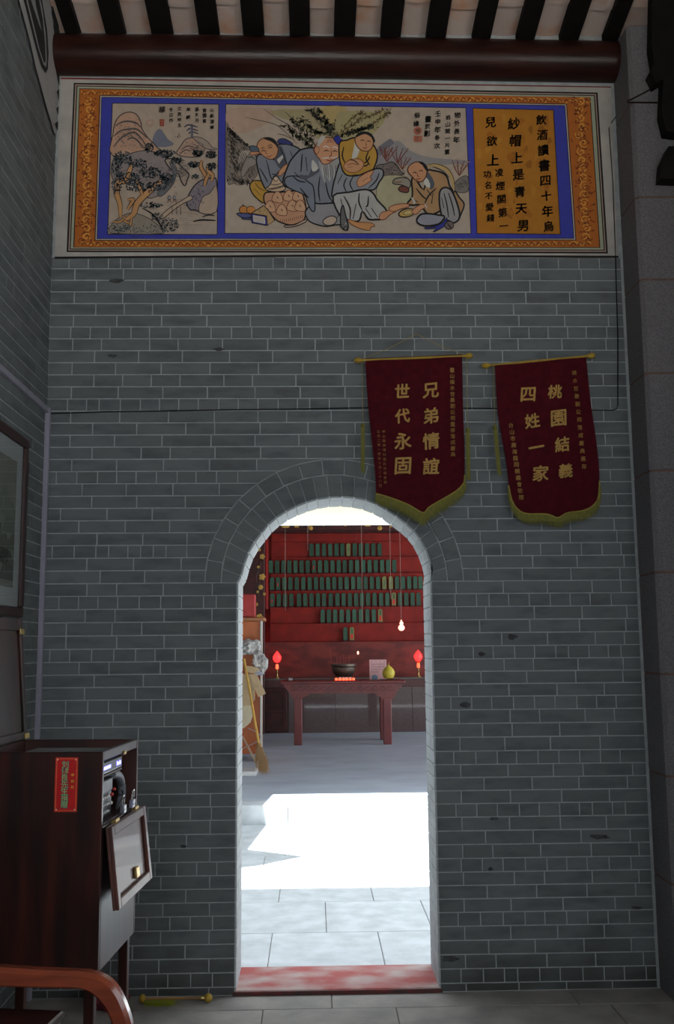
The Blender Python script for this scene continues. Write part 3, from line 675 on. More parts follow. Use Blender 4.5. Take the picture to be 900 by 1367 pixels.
for tx, x, y0, y1 in (('山影清輝', 765, 135, 250), ('青雲會', 715, 138, 206), ('滿天月', 663, 130, 206), ('年終', 608, 130, 182), ('文克時五', 548, 125, 236), ('冬日作', 492, 132, 204), ('華', 432, 132, 132)):
    b.write(tx, (x, y0), (x, y1), 30 if len(tx) > 1 else 46, INK, .012, rg=rg)
b.poly([(416, 196), (446, 196), (446, 242), (416, 242)], (188, 96, 76)); b.write('印章', (431, 208), (431, 230), 19, (184, 160, 144), .01)
b.build('landscape_panel', PAINT, mu)['label'] = 'painted panel of misty hills, trees and a bridge'
# ---- figures panel
b = panel('f', (186, 170, 154), [(302, 139.5), (621.5, 144.4), (628.3, 311.4), (300.7, 311)], '')
b.st = .000012; b.o = (295, 130, 5.294); rg = random.Random(9)
SK, RB, RB2, YL, BR = (206, 152, 112), (130, 134, 146), (146, 148, 156), (190, 146, 62), (176, 138, 98)
b.poly([(60, 80), (300, 75), (380, 110), (300, 200), (120, 260), (42, 200)], (188, 160, 142), 3); b.poly([(340, 95), (700, 85), (900, 95), (900, 280), (700, 300), (560, 200)], (170, 156, 120), 3); b.poly([(700, 80), (880, 70), (880, 200), (760, 220)], (186, 164, 110), 3)
b.shape([(42, 200), (60, 215), (110, 260), (160, 310), (200, 350), (250, 400), (262, 500), (250, 560), (200, 600), (140, 620), (90, 608), (42, 585)], (134, 122, 112), 2, (70, 62, 58))
b.dabs(150, 60, 230, 120, 520, 18, 16, [(34, 32, 32), (70, 62, 58), (110, 100, 92)], rg); b.dabs(60, 60, 240, 180, 340, 8, 14, [(30, 28, 28)], rg); b.dabs(60, 50, 580, 200, 600, 8, 14, [(40, 36, 36)], rg)
for _ in range(260):
    x, y = rg.uniform(46, 230), 0; y = rg.uniform(210+x*.7, 600); L = rg.uniform(10, 40); b.line([(x, y), (x+L*.4, y+L*.5), (x+L*.6, y+L)], rg.uniform(1.5, 4), rg.choice([(60, 56, 54), (84, 76, 72), (160, 146, 134)]), 2)
for k in range(5): b.line([(120+k*14, 480-k*10), (140+k*14, 400), (170+k*10, 380), (190, 420+k*14)], 3, (190, 180, 170))
b.shape([(140, 540), (160, 470), (200, 400), (240, 400), (250, 470), (200, 500), (160, 560)], (150, 142, 134), 3, (80, 72, 70))
for P in ([(440, 190), (520, 250), (600, 310), (660, 345)], [(500, 150), (570, 220), (640, 300)], [(560, 150), (620, 200), (680, 260)], [(630, 80), (680, 130), (740, 200), (780, 250)], [(700, 90), (730, 160), (770, 210), (900, 180)], [(900, 140), (840, 190), (760, 215)], [(640, 240), (760, 260), (900, 240)]):
    for q, r in zip(P, P[1:]): b.dabs(36, *q, *r, 13, 17, [(30, 30, 28), (52, 54, 46), (84, 84, 66), (110, 108, 84)], rg)
for P in ([(300, 80), (400, 150), (470, 190), (520, 230)], [(170, 140), (260, 160), (380, 190), (450, 240), (540, 330)], [(600, 70), (660, 140), (700, 200)], [(400, 260), (440, 265), (520, 300)], [(450, 100), (520, 160), (560, 180)]): b.line(P, 3, (90, 78, 66))
# old man's companion on the left with the big jar
b.shape([(205, 620), (235, 588), (310, 598), (335, 640), (310, 745), (250, 710), (215, 665)], YL, 5); b.line([(240, 600), (270, 640), (310, 660)], 3); b.line([(230, 640), (280, 690)], 3)
b.shape([(395, 345), (440, 330), (500, 338), (560, 370), (540, 420), (480, 520), (440, 600), (330, 648), (295, 610), (270, 540), (250, 440), (275, 402), (330, 420), (400, 440)], RB, 6)
b.poly([(395, 360), (430, 345), (470, 470), (440, 520), (380, 450)], (84, 88, 100), 2); b.poly([(395, 440), (440, 400), (445, 420), (410, 470)], (200, 198, 194)); b.line([(415, 350), (445, 420), (470, 480)], 4)
for P in ([(330, 470), (345, 540), (360, 580)], [(320, 440), (330, 480)], [(275, 500), (310, 560), (330, 600)], [(490, 380), (510, 430)], [(360, 540), (390, 545), (410, 520)]): b.line(P, 5)
b.shape([(404, 545), (420, 510), (450, 480), (472, 474), (470, 510), (440, 535), (420, 555)], SK, 3, (120, 60, 40))
b.shape([(255, 345), (268, 310), (305, 286), (350, 286), (385, 308), (404, 350), (402, 390), (385, 425), (350, 438), (310, 420), (275, 390)], SK, 4, (90, 50, 36))
b.poly([(300, 292), (335, 284), (372, 292), (396, 325), (404, 360), (385, 335), (350, 310)], (34, 32, 36), 2)
b.line([(285, 382), (300, 374), (314, 382)], 4); b.line([(334, 362), (350, 352), (364, 358)], 4); b.line([(280, 366), (296, 356), (310, 362)], 3, (60, 40, 36)); b.line([(330, 346), (350, 336), (366, 342)], 3, (60, 40, 36)); b.line([(322, 372), (318, 395), (332, 400)], 3, (120, 60, 44)); b.line([(326, 414), (342, 420), (358, 408)], 4, (140, 50, 40)); b.line([(392, 352), (404, 360), (400, 385)], 3, (120, 60, 44))
b.shape([(400, 320), (412, 296), (450, 292), (500, 320), (505, 335), (440, 330)], (60, 66, 128), 3)
b.shape([(205, 345), (245, 345), (268, 365), (262, 384), (215, 385)], (90, 108, 124), 3); b.line([(190, 430), (215, 420), (240, 440)], 4)
b.shape([(205, 388), (250, 384), (280, 392), (250, 404), (215, 408)], SK, 3, (120, 60, 40))
b.shape([(316, 655), (345, 620), (360, 590), (375, 558), (400, 556), (420, 590), (440, 610), (456, 650), (400, 668)], (206, 178, 150), 4); b.ell(388, 575, 16, 16, (220, 196, 168), 3)
for k in range(9): b.ell(335+k*14, 654-k*3.5, 5, 6, None, 2.5)
b.line([(330, 640), (380, 645), (450, 622)], 3); b.line([(345, 612), (390, 618), (440, 600)], 3)
b.shape([(310, 680), (345, 670), (450, 668), (520, 660), (568, 668), (590, 720), (602, 790), (590, 860), (556, 884), (500, 902), (440, 890), (385, 862), (338, 800), (304, 730)], (200, 150, 118), 6)
for cx, cy in ((400, 700), (480, 690), (545, 690), (348, 765), (430, 790), (505, 760), (560, 760)): b.shape([(cx-36, cy+34), (cx-30, cy-10), (cx, cy-36), (cx+30, cy-8), (cx+34, cy+44)], (212, 166, 132), 3, (110, 62, 44)); b.line([(cx-4, cy), (cx+6, cy+14)], 6)
for k in range(12): b.line([(420+k*14, 870-abs(k-5)*1-k*3), (424+k*14, 890-k*3.6)], 4, (90, 50, 40))
b.shape([(450, 905), (520, 900), (596, 862), (600, 880), (530, 910), (460, 918)], (196, 170, 150), 4)
b.ell(160, 795, 30, 28, (208, 138, 70), 3); b.ell(212, 795, 30, 26, (208, 138, 70), 3); b.line([(150, 765), (156, 758), (162, 770)], 3)
b.shape([(112, 820), (160, 818), (215, 828), (212, 846), (160, 852), (130, 838)], (90, 96, 150), 4); b.shape([(150, 852), (212, 852), (212, 864), (160, 862)], (80, 84, 130), 3)
b.shape([(215, 820), (300, 765), (330, 790), (380, 870), (330, 905), (322, 838)], (190, 158, 112), 4, sm=1); b.dabs(50, 260, 800, 340, 860, 22, 5, [(96, 66, 40)], rg); b.shape([(214, 820), (322, 838), (328, 906), (218, 886)], (64, 64, 140), 4, sm=1); b.poly([(226, 832), (310, 846), (314, 894), (230, 878)], (206, 196, 186))
for k in range(4): b.line([(234, 844+k*9), (304, 856+k*9)], 2.5, (90, 70, 90))
# elder in grey-blue
b.shape([(600, 800), (665, 742), (760, 745), (850, 760), (880, 800), (896, 940), (840, 900), (740, 912), (640, 885), (604, 845)], (150, 148, 152), 6)
b.shape([(535, 395), (570, 368), (655, 358), (700, 420), (800, 460), (850, 470), (900, 545), (1000, 560), (1040, 640), (900, 690), (832, 690), (825, 725), (800, 742), (740, 750), (662, 745), (650, 690), (600, 670), (520, 650), (450, 625), (440, 580), (480, 470), (505, 430)], RB, 7)
b.shape([(560, 560), (620, 600), (655, 640), (665, 790), (640, 800), (610, 740), (590, 690), (480, 640), (450, 600), (470, 560)], (126, 132, 146), 5)
b.poly([(640, 500), (690, 500), (690, 530), (600, 580), (560, 570), (560, 545), (620, 550)], (88, 90, 100), 2); b.poly([(650, 440), (690, 500), (650, 525), (640, 480)], (206, 204, 198), 2)
for P in ([(575, 400), (570, 460), (565, 530)], [(510, 560), (550, 590), (600, 600)], [(520, 530), (560, 570)], [(700, 560), (690, 650), (700, 735)], [(740, 600), (760, 690), (790, 740)], [(560, 640), (600, 690), (620, 710)], [(830, 470), (860, 540), (830, 640), (835, 690)], [(880, 520), (850, 600), (862, 680)], [(600, 420), (610, 520)]): b.line(P, 6)
b.poly([(690, 450), (745, 470), (800, 430), (832, 400), (850, 470), (845, 540), (800, 600), (790, 545), (770, 600), (745, 560), (735, 610), (712, 545)], (168, 166, 166), 2)
for k in range(14): b.line([(715+k*9, 470+abs(k-6)*2), (722+k*9, 520+rg.uniform(-10, 30)), (728+k*8, 560+rg.uniform(-20, 40))], 2.5, rg.choice([(110, 108, 112), (206, 204, 202), (80, 78, 84)]))
b.shape([(668, 400), (655, 370), (668, 340), (700, 300), (745, 282), (800, 292), (838, 340), (846, 390), (835, 420), (800, 440), (760, 468), (720, 470), (700, 440)], (212, 156, 120), 4, (100, 54, 40))
b.ell(678, 372, 16, 28, (212, 156, 120), 3, ink=(110, 54, 40)); b.poly([(690, 300), (715, 270), (740, 282), (712, 320), (690, 350), (680, 330)], (190, 186, 182), 2)
b.shape([(795, 290), (820, 268), (850, 282), (862, 315), (850, 345), (822, 330), (805, 310)], (44, 54, 150), 3)
b.line([(722, 352), (745, 345), (768, 358)], 5, (220, 216, 212)); b.line([(786, 356), (808, 350), (828, 362)], 5, (220, 216, 212)); b.line([(728, 382), (745, 374), (764, 382)], 4); b.line([(788, 384), (806, 378), (824, 386)], 4); b.line([(776, 372), (782, 405), (768, 418), (784, 424)], 4, (140, 60, 46)); b.line([(745, 440), (765, 448), (786, 440)], 5, (150, 50, 40)); b.line([(715, 430), (745, 428), (765, 424)], 6, (206, 202, 198)); b.line([(770, 424), (800, 428), (825, 420)], 6, (206, 202, 198))
for k in range(4): b.line([(738+k*4, 322-k*7), (770, 316-k*7), (800-k*3, 324-k*7)], 2, (150, 84, 62))
b.shape([(720, 880), (745, 850), (790, 838), (820, 860), (800, 895), (750, 905)], (196, 176, 158), 4); b.line([(820, 850), (850, 815), (870, 840), (850, 890), (880, 930)], 5)
# right half of the same panel
b.o = (455, 130, 4.865)
b.poly([(-20, 95), (240, 95), (310, 100), (200, 250), (0, 270)], (172, 160, 118), 2)
for P in ([(0, 250), (60, 225), (130, 205), (200, 180)], [(0, 225), (90, 170), (160, 100)], [(20, 190), (90, 120), (150, 90)], [(200, 180), (280, 120), (320, 85)], [(110, 150), (220, 110), (280, 80)]):
    b.line(P, 5, (120, 100, 60))
    for q, r in zip(P, P[1:]): b.dabs(30, *q, *r, 9, 10, [(30, 32, 28), (60, 60, 46), (128, 112, 60), (120, 84, 60)], rg)
b.dabs(150, 10, 245, 210, 185, 11, 12, [(28, 30, 28), (44, 46, 40)], rg)
b.poly([(228, 345), (262, 305), (300, 278), (325, 268), (345, 285), (372, 282), (400, 298), (450, 345), (520, 375), (620, 395), (815, 410), (815, 430), (500, 440), (228, 430)], (150, 146, 148), 2); b.poly([(228, 345), (300, 282), (325, 272), (345, 300), (300, 330), (260, 380)], (118, 116, 124), 2)
for ox_, oy_, k in ((300, 420, 1.), (370, 430, 1.), (400, 470, .8), (770, 510, 1.), (290, 400, .7)):
    for a in (-.5, -.15, .25, .6): b.line([(ox_, oy_), (ox_+60*k*sin(a), oy_-50*k), (ox_+110*k*sin(a)+8, oy_-100*k)], 4, (120, 66, 52)); b.dabs(10, ox_+50*k*sin(a), oy_-50*k, ox_+110*k*sin(a), oy_-105*k, 8, 5, [(130, 70, 56), (80, 50, 44)], rg)
b.shape([(225, 470), (240, 440), (290, 432), (330, 418), (365, 440), (390, 480), (410, 500), (300, 510), (225, 500)], (120, 108, 106), 4, (60, 54, 54)); b.dabs(60, 260, 470, 380, 480, 18, 10, [(70, 64, 64), (150, 130, 120)], rg)
b.shape([(740, 560), (780, 520), (826, 515), (826, 610), (750, 612)], (130, 122, 116), 3, (70, 64, 62)); b.dabs(50, 760, 580, 815, 550, 16, 8, [(60, 60, 60), (90, 86, 80)], rg)
b.shape([(230, 630), (240, 560), (270, 515), (330, 505), (410, 512), (450, 550), (470, 620), (440, 690), (360, 735), (290, 745), (235, 700)], (178, 172, 140), 3, (110, 104, 84))
# man in yellow
b.shape([(-10, 300), (40, 278), (90, 262), (150, 280), (196, 292), (228, 335), (238, 390), (215, 460), (180, 508), (100, 505), (40, 510), (0, 450)], YL, 6); b.poly([(95, 280), (125, 310), (110, 380), (70, 410), (85, 330)], (206, 204, 196), 2)
for P in ([(20, 320), (10, 380), (30, 430)], [(180, 350), (165, 400), (190, 440)], [(150, 430), (175, 410), (190, 380)], [(120, 440), (160, 445), (180, 430)]): b.line(P, 6)
b.shape([(20, 440), (60, 405), (120, 400), (150, 430), (130, 470), (80, 490), (30, 470)], SK, 3, (120, 60, 40)); b.line([(40, 440), (80, 430), (110, 440)], 3, (120, 60, 40)); b.line([(44, 455), (80, 450)], 3, (120, 60, 40)); b.line([(60, 405), (90, 412), (120, 440)], 4, INK)
b.shape([(92, 275), (110, 240), (150, 226), (190, 240), (212, 275), (206, 320), (180, 348), (140, 345), (108, 320)], SK, 4, (90, 50, 36)); b.poly([(96, 262), (112, 234), (155, 220), (200, 236), (224, 280), (212, 296), (200, 262), (160, 238), (120, 250)], INK, 2)
b.line([(128, 282), (142, 276), (156, 282)], 3.5); b.line([(168, 286), (182, 282), (194, 290)], 3.5); b.line([(160, 290), (166, 308), (158, 312)], 3, (130, 60, 44)); b.line([(142, 326), (158, 330), (172, 324)], 4, (140, 50, 40))
# knees of the elder, skirts and feet
b.shape([(-10, 430), (10, 470), (40, 505), (110, 508), (180, 480), (235, 462), (272, 470), (276, 510), (250, 550), (214, 600), (120, 600), (10, 634), (-60, 640)], RB2, 6)
for P in ([(40, 520), (20, 570), (40, 620)], [(80, 515), (60, 560), (80, 605)], [(180, 590), (230, 540), (250, 490)], [(10, 500), (-20, 560)]): b.line(P, 5)
b.shape([(105, 555), (120, 520), (170, 488), (215, 475), (190, 520), (205, 530), (170, 560), (120, 582)], SK, 3, (120, 60, 40)); b.line([(140, 545), (180, 520)], 3, (120, 60, 40))
b.shape([(-50, 640), (60, 615), (160, 598), (208, 620), (240, 670), (300, 740), (262, 788), (230, 792), (180, 790), (140, 740), (120, 800), (60, 800), (-10, 760)], (180, 178, 176), 7)
for P in ([(120, 620), (118, 680), (140, 735)], [(180, 640), (175, 700), (160, 710)], [(160, 720), (200, 780)], [(20, 640), (60, 720), (60, 790)], [(100, 690), (80, 790)], [(0, 660), (20, 740)], [(200, 720), (240, 780)]): b.line(P, 6)
b.shape([(48, 790), (100, 808), (160, 812), (200, 816), (222, 836), (195, 842), (190, 862), (140, 856), (90, 836), (60, 815)], (206, 148, 96), 3, (110, 60, 40)); b.shape([(250, 788), (262, 750), (300, 738), (345, 726), (360, 738), (320, 762), (285, 792)], (206, 148, 110), 3, (110, 60, 40))
b.shape([(0, 740), (15, 700), (30, 760), (50, 840), (30, 865), (0, 830)], (110, 108, 110), 5); b.dabs(24, 0, 830, 40, 850, 10, 9, [INK, (190, 180, 170)], rg)
# kneeling man on the right
b.line([(560, 446), (620, 440), (690, 470), (725, 530), (735, 600)], 16, (196, 166, 110)); b.line([(560, 440), (620, 432), (695, 462), (733, 525), (742, 600)], 3); b.line([(600, 452), (660, 475), (705, 520)], 3)
b.shape([(735, 610), (770, 650), (802, 695), (780, 760), (760, 800), (730, 760)], BR, 6)
b.shape([(560, 480), (600, 475), (660, 490), (692, 520), (705, 570), (730, 620), (700, 700), (600, 760), (560, 755), (520, 700), (470, 700), (432, 690), (462, 650), (465, 600), (460, 540), (480, 520), (540, 600)], BR, 7)
b.poly([(555, 480), (580, 500), (610, 560), (590, 600), (560, 560)], (84, 90, 100), 2); b.poly([(540, 560), (556, 520), (580, 560), (575, 590)], (206, 204, 198), 2)
for P in ([(490, 590), (530, 640), (560, 665)], [(620, 590), (570, 640), (545, 690)], [(600, 620), (590, 690)], [(470, 660), (500, 680)], [(560, 600), (590, 640)]): b.line(P, 6)
b.shape([(640, 640), (650, 600), (680, 585), (715, 600), (742, 650), (770, 740), (768, 790), (735, 815), (700, 800), (665, 790), (645, 720)], (158, 154, 156), 7)
for P in ([(670, 620), (690, 700), (700, 780)], [(700, 620), (725, 700), (740, 770)], [(655, 650), (670, 720)]): b.line(P, 5)
b.shape([(492, 800), (520, 760), (580, 756), (640, 765), (675, 775), (640, 820), (570, 834), (520, 828)], (150, 150, 160), 7); b.shape([(545, 845), (600, 840), (660, 815), (690, 780), (680, 830), (620, 868), (600, 872), (620, 850), (560, 856)], (56, 60, 150), 3)
b.ell(705, 830, 30, 26, (120, 104, 100), 4); b.line([(690, 815), (710, 840), (722, 850)], 4)
b.shape([(312, 718), (345, 700), (400, 690), (440, 694), (440, 712), (390, 724), (350, 740), (325, 738)], SK, 3, (120, 60, 40)); b.ell(430, 750, 54, 26, (190, 158, 90), 5, -.2); b.ell(440, 748, 34, 14, (206, 182, 124), 2, -.2); b.shape([(460, 742), (500, 705), (540, 695), (555, 712), (520, 730), (490, 760)], SK, 3, (120, 60, 40))
b.shape([(340, 560), (350, 530), (400, 520), (440, 530), (455, 560), (440, 590), (400, 570)], (150, 142, 130), 4); b.shape([(375, 592), (400, 575), (440, 590), (435, 618), (390, 612)], (120, 70, 56), 4); b.line([(335, 545), (370, 552), (400, 545)], 5, (140, 100, 80))
b.shape([(436, 480), (445, 445), (480, 422), (520, 420), (550, 440), (560, 480), (548, 525), (520, 548), (490, 540), (465, 515)], (206, 150, 112), 4, (90, 50, 36)); b.poly([(505, 422), (530, 418), (560, 445), (566, 478), (550, 470), (530, 440)], INK, 2)
b.line([(468, 490), (482, 486), (494, 494)], 3.5); b.line([(508, 480), (522, 474), (534, 482)], 3.5); b.line([(498, 494), (500, 512), (510, 514)], 3, (130, 60, 44)); b.line([(488, 528), (504, 532), (520, 524)], 4, (140, 50, 40))
b.line([(460, 650), (480, 680), (470, 690)], 8, (190, 188, 186)); b.line([(545, 690), (560, 720)], 8, (190, 188, 186))
for tx, x, y0, y1 in (('物外長年', 758, 115, 275), ('岩山間一片雲', 697, 130, 355), ('壬申年冬次', 632, 105, 315), ('畫於影', 568, 140, 235), ('俗緣', 497, 115, 170)):
    b.write(tx, (x, y0), (x-6, y1), 42 if len(tx) < 6 else 36, INK, .016, rg=rg)
b.ell(500, 216, 27, 25, (190, 110, 88)); b.write('壽', (500, 216), (500, 216), 34, (186, 168, 150), .01); b.poly([(474, 248), (528, 250), (528, 290), (474, 288)], (190, 110, 88)); b.write('印', (501, 269), (501, 269), 34, (186, 168, 150), .01)
b.build('figures_panel', PAINT, mu)['label'] = 'painted panel of four robed figures around a jar'
# ---- calligraphy panel
b = panel('c', (182, 120, 34), [(632, 145), (738.5, 147.4), (747.8, 312.2), (637.4, 311.2)], '')
b.st = .00002; b.o = (620, 130, 4.286); rg = random.Random(2)
for _ in range(60): x = rg.uniform(70, 490); y = rg.uniform(125, 690); b.poly([(x+rg.uniform(5, 26)*cos(k*1.05), y+rg.uniform(8, 40)*sin(k*1.05)) for k in range(6)], rg.choice([(172, 106, 28), (190, 132, 44), (176, 112, 30), (160, 100, 30)]))
for tx, a, c, s in (('飲酒讀書四十年烏', (440, 128), (482, 738), 66), ('紗帽上是青天男', (284, 150), (335, 735), 68), ('兒欲上', (150, 142), (165, 358), 66), ('凌煙閣第一', (200, 430), (226, 735), 52), ('功名不愛錢', (130, 440), (150, 690), 46)):
    b.write(tx, a, c, s, INK, .026, rg=rg)
b.build('calligraphy_panel', PAINT, mu)['label'] = 'gold panel with black calligraphy columns'

# ================================================================ banners
def banner(label, tl, tr, left, right, bottom, knobs, nail, tassels, texts, org, k, drop, sway):
    YBn = W-.045
    root = thing('pennant_banner', label, 'banner', atY((tl[0]+tr[0])/2, (tl[1]+bottom[len(bottom)//2][1])/2, YBn), 'red velvet banners hung on the brick wall')
    def cut(poly, t):   # point at fraction t along a pixel polyline
        L = [math.dist(a, b) for a, b in zip(poly, poly[1:])]; s = t*sum(L)
        for i, l in enumerate(L):
            if s <= l or i == len(L)-1: u = min(s/l, 1); return (poly[i][0]+(poly[i+1][0]-poly[i][0])*u, poly[i][1]+(poly[i+1][1]-poly[i][1])*u)
            s -= l
    bs = [(v.x, v.y) for v in smooth_pts([(x, y, 0) for x, y in bottom], False, 5)]
    NX, NY = 36, 26; G = []
    def wave(u, v): return .004*sin(u*9+v*2+sway)+.006*v*sin(u*5+sway*2)+.004*sin(v*7)*(1-v)
    for j in range(NY+1):
        v = j/NY; a = cut(left, v); c = cut(right, v)
        for i in range(NX+1):
            u = i/NX; top = (tl[0]+(tr[0]-tl[0])*u, tl[1]+(tr[1]-tl[1])*u); bt = cut(bs, u)
            x = (a[0]+(c[0]-a[0])*u)*(1-v**3)+bt[0]*v**3 if v < 1 else bt[0]; y = top[1]+(bt[1]-top[1])*v
            G.append(atY(x, y, YBn-wave(u, v)))
    N = NX+1; mb = MB(); q = [(j*N+i, j*N+i+1, (j+1)*N+i+1, (j+1)*N+i) for j in range(NY) for i in range(NX)]
    mb.add(G, q); mb.add([g+Vector((0, .004, 0)) for g in G], q); mb.build('velvet_cloth', VELVET, root, smooth=True)
    ed = [G[NY*N+i] for i in range(N)]
    mb = MB(); mb.tube([p+Vector((0, -.002, 0)) for p in ed], .0045, 6); mb.build('gold_braid', BRAID, root)
    mb = MB(); rg = random.Random(3)
    for i in range(420):
        u = i/419; s = u*NX; a = min(int(s), NX-1); p = ed[a].lerp(ed[a+1], s-a); L = drop*(.75+.25*sin(pi*u))*rg.uniform(.82, 1.06); sx = rg.uniform(-.005, .005)+(.5-u)*-.012; dy = rg.uniform(-.006, .006); w_ = .0017
        m_ = p+Vector((sx*.4, dy*.6-.002, -L*.5)); e = p+Vector((sx, dy, -L))
        mb.add([p+Vector((-w_, 0, .004)), p+Vector((w_, 0, .004)), m_+Vector((w_, 0, 0)), e, m_+Vector((-w_, 0, 0))], [(0, 1, 2, 4), (4, 2, 3)])
    tag(mb.build('fringe', FRINGE, root), kind='stuff')
    a = atY(*knobs[0], YBn); c = atY(*knobs[1], YBn)
    mb = MB(); mb.tube([a, c], .006, 8); mb.build('hanging_rod', KNOB, root)
    for p, s in ((a, -1), (c, 1)):
        mb = MB(); d = (c-a).normalized()*s
        mb.tube([p-d*.022, p-d*.012, p, p+d*.010, p+d*.020, p+d*.028], [.004, .009, .015, .0165, .012, .004], 12); mb.build('knob', KNOB, root, smooth=True)
    if nail:
        n_ = atY(*nail, W-.012); mb = MB(); mb.tube([a, a.lerp(n_, .5)+Vector((0, .01, -.006)), n_, c.lerp(n_, .5)+Vector((0, .01, -.006)), c], .0014, 5); mb.build('hanging_cord', STRING, root)
    for (x0, y0, x1, y1, x2, y2) in tassels:
        mb = MB(); p0, p1, p2 = atY(x0, y0, YBn-.012), atY(x1, y1, YBn-.014), atY(x2, y2, YBn-.014)
        mb.tube([p0, p1], .0015, 5); st_ = mb.build('tassel_cord', STRING, root)
        mb = MB(); d = (p2-p1); mb.tube([p1-d*.01, p1, p1+d*.05, p1+d*.08], [.004, .012, .012, .008], 10)
        for i in range(46):
            q0 = p1+d*.06+Vector((rg.uniform(-.009, .009), rg.uniform(-.007, .007), 0)); q1 = q0+d*rg.uniform(.82, .94); w_ = .0016
            mb.add([q0+Vector((-w_, 0, 0)), q0+Vector((w_, 0, 0)), q1+Vector((w_, 0, 0)), q1+Vector((-w_, 0, 0))], [(0, 1, 2, 3)])
        mb.build('tassel', FRINGE, root)
    cx0, cx1 = G[0], G[NX]
    def drape(b, nm):     # lay the print on the waves of the cloth
        for i, v in enumerate(b.v):
            u = min(max((v.x-cx0.x)/(cx1.x-cx0.x), 0), 1); vv = min(max((cx0.z-v.z)/(cx0.z-ed[NX//2].z), 0), 1); b.v[i] = Vector((v.x, YBn-wave(u, vv)-.0032, v.z))
        b.c = [(1, 1, 1)]*len(b.f); return b.build(nm, GOLDT, root)
    for tx, p, q, s, bo in texts:
        if s > 60:
            for i, c_ in enumerate(tx):
                t = i/(len(tx)-1); pt = (p[0]+(q[0]-p[0])*t, p[1]+(q[1]-p[1])*t); b = Paint(YBn-.016, *org, k, step=.0); b.write(c_, pt, pt, s, (1, 1, 1), bo, rg=rg); drape(b, 'gold_character')
        else: b = Paint(YBn-.016, *org, k, step=.0); b.write(tx, p, q, s, (1, 1, 1), bo); tag(drape(b, 'small_lettering'), kind='stuff')
    return root
banner('red velvet banner nearest the arch, hanging straight with olive fringe over the arch ring',
       (487.5, 478.5), (617, 473), [(487.5, 478.5), (491, 540), (496, 600), (502, 659)], [(617, 473), (618.5, 560), (620, 600), (620.5, 634)],
       [(502, 659), (522, 665), (545, 674), (565, 685), (572, 678), (592, 666), (610, 655), (619, 645), (620.5, 634)], [(480, 481), (624.5, 475)], (556, 446),
       [(483.5, 482, 484.5, 566, 484.5, 632), (622.5, 478, 624.5, 572, 625.5, 642)],
       [('兄弟情誼', (520, 272), (523, 728), 100, .022), ('世代永固', (348, 275), (353, 725), 100, .022), ('臺山橫水世綦劉公祠重修落成慶典', (648, 150), (655, 655), 30, .012),
        ('中山龍頭環村劉氏宗親會賀', (236, 520), (246, 825), 20, .004), ('公元二零一零年十月二十八日', (205, 520), (216, 845), 20, .004)], (460, 460), 4.5, .075, 0.)
banner('red velvet banner nearest the granite pillar, hanging crooked with its left end low',
       (661, 486), (782.5, 475), [(661, 486), (664, 555), (671, 610), (679, 648)], [(782.5, 475), (789, 545), (796, 605), (800.5, 642)],
       [(679, 648), (683, 667), (691, 680), (703, 686), (730, 686.5), (745, 691.5), (757, 685), (778, 682), (791, 676), (799, 664), (800.5, 642)], [(650, 488), (788, 475)], None,
       [(659, 487, 660.5, 568, 667, 636)],
       [('桃園結義', (508, 312), (582, 838), 104, .022), ('四姓一家', (330, 328), (415, 855), 104, .022), ('橫水世綦劉公祠落成慶典惠存', (637, 185), (705, 810), 34, .012),
        ('台山市廣海龍岡親義會敬贈', (215, 535), (285, 1015), 36, .012)], (640, 460), 5, .062, 1.3)
# ================================================================ AV cabinet beside the left wall
class Face(Paint):
    """flat print in metres on any plane: x right, y up from origin o"""
    def __init__(s, o, ex, ey, step=.00003): MB.__init__(s); s.o_ = Vector(o); s.ex = Vector(ex); s.ey = Vector(ey); s.n = s.ex.cross(s.ey).normalized(); s.d = 0; s.st = step
    def P(s, p, dy=0): return s.o_+s.ex*p[0]+s.ey*p[1]+s.n*(s.d+dy)
    def write(s, text, a, b, size, c, bold=0., **k):
        s.d += s.st; s.col = col(*c); n = len(text)
        for i, ch in enumerate(text):
            if ch == ' ': continue
            t = i/(n-1) if n > 1 else 0; vs, fs = glyph(ch, bold); x = a[0]+(b[0]-a[0])*t; y = a[1]+(b[1]-a[1])*t
            if vs: s.add([s.P((x+v.x*size, y+v.y*size)) for v in vs], fs)
TH = .075; CO = Vector((-.757, 3.6, 0)); EX = Vector((cos(TH), -sin(TH), 0)); EY = Vector((sin(TH), cos(TH), 0))
def TC(p): return CO+EX*p.x+EY*p.y+Vector((0, 0, p.z))
CW, CD, C0, C1 = .48, .5, .533, 1.286
cab = thing('media_cabinet', 'tall mahogany cabinet on legs with a red label and an open side hatch', 'cabinet', TC(Vector((-.24, .25, 0))))
def cb(nm, a, b, m=CABW, par=None, e=.003):
    q = MB(TC); q.cbox(a, b, e); return q.build(nm, m, par or cab)
cb('front_panel', (-CW, 0, C0), (0, .018, C1)); cb('back_panel', (-CW, CD-.018, C0), (0, CD, C1), CABI); cb('side_panel', (-CW, .018, C0), (-CW+.018, CD-.018, C1), CABI)
cb('bottom_board', (-CW+.018, .018, C0), (-.018, CD-.018, C0+.018), CABI)
cb('side_panel', (-.018, .018, C0), (0, CD-.018, 1.022)); cb('top_rail', (-.022, .018, 1.252), (-.001, CD-.018, C1))
cb('shelf_board', (-CW+.018, .018, 1.008), (-.018, CD-.018, 1.022), CABI)
for x in (-CW+.02, -.052):
    for y in (.012, CD-.048): cb('leg', (x, y, 0), (x+.036, y+.036, C0+.01), CABW)
cb('stretcher', (-.046, .05, .22), (-.022, CD-.05, .25)); cb('stretcher', (-CW+.026, .05, .22), (-CW+.05, CD-.05, .25))
cb('catch', (-.012, .27, 1.246), (.006, .30, 1.262), BRASS)
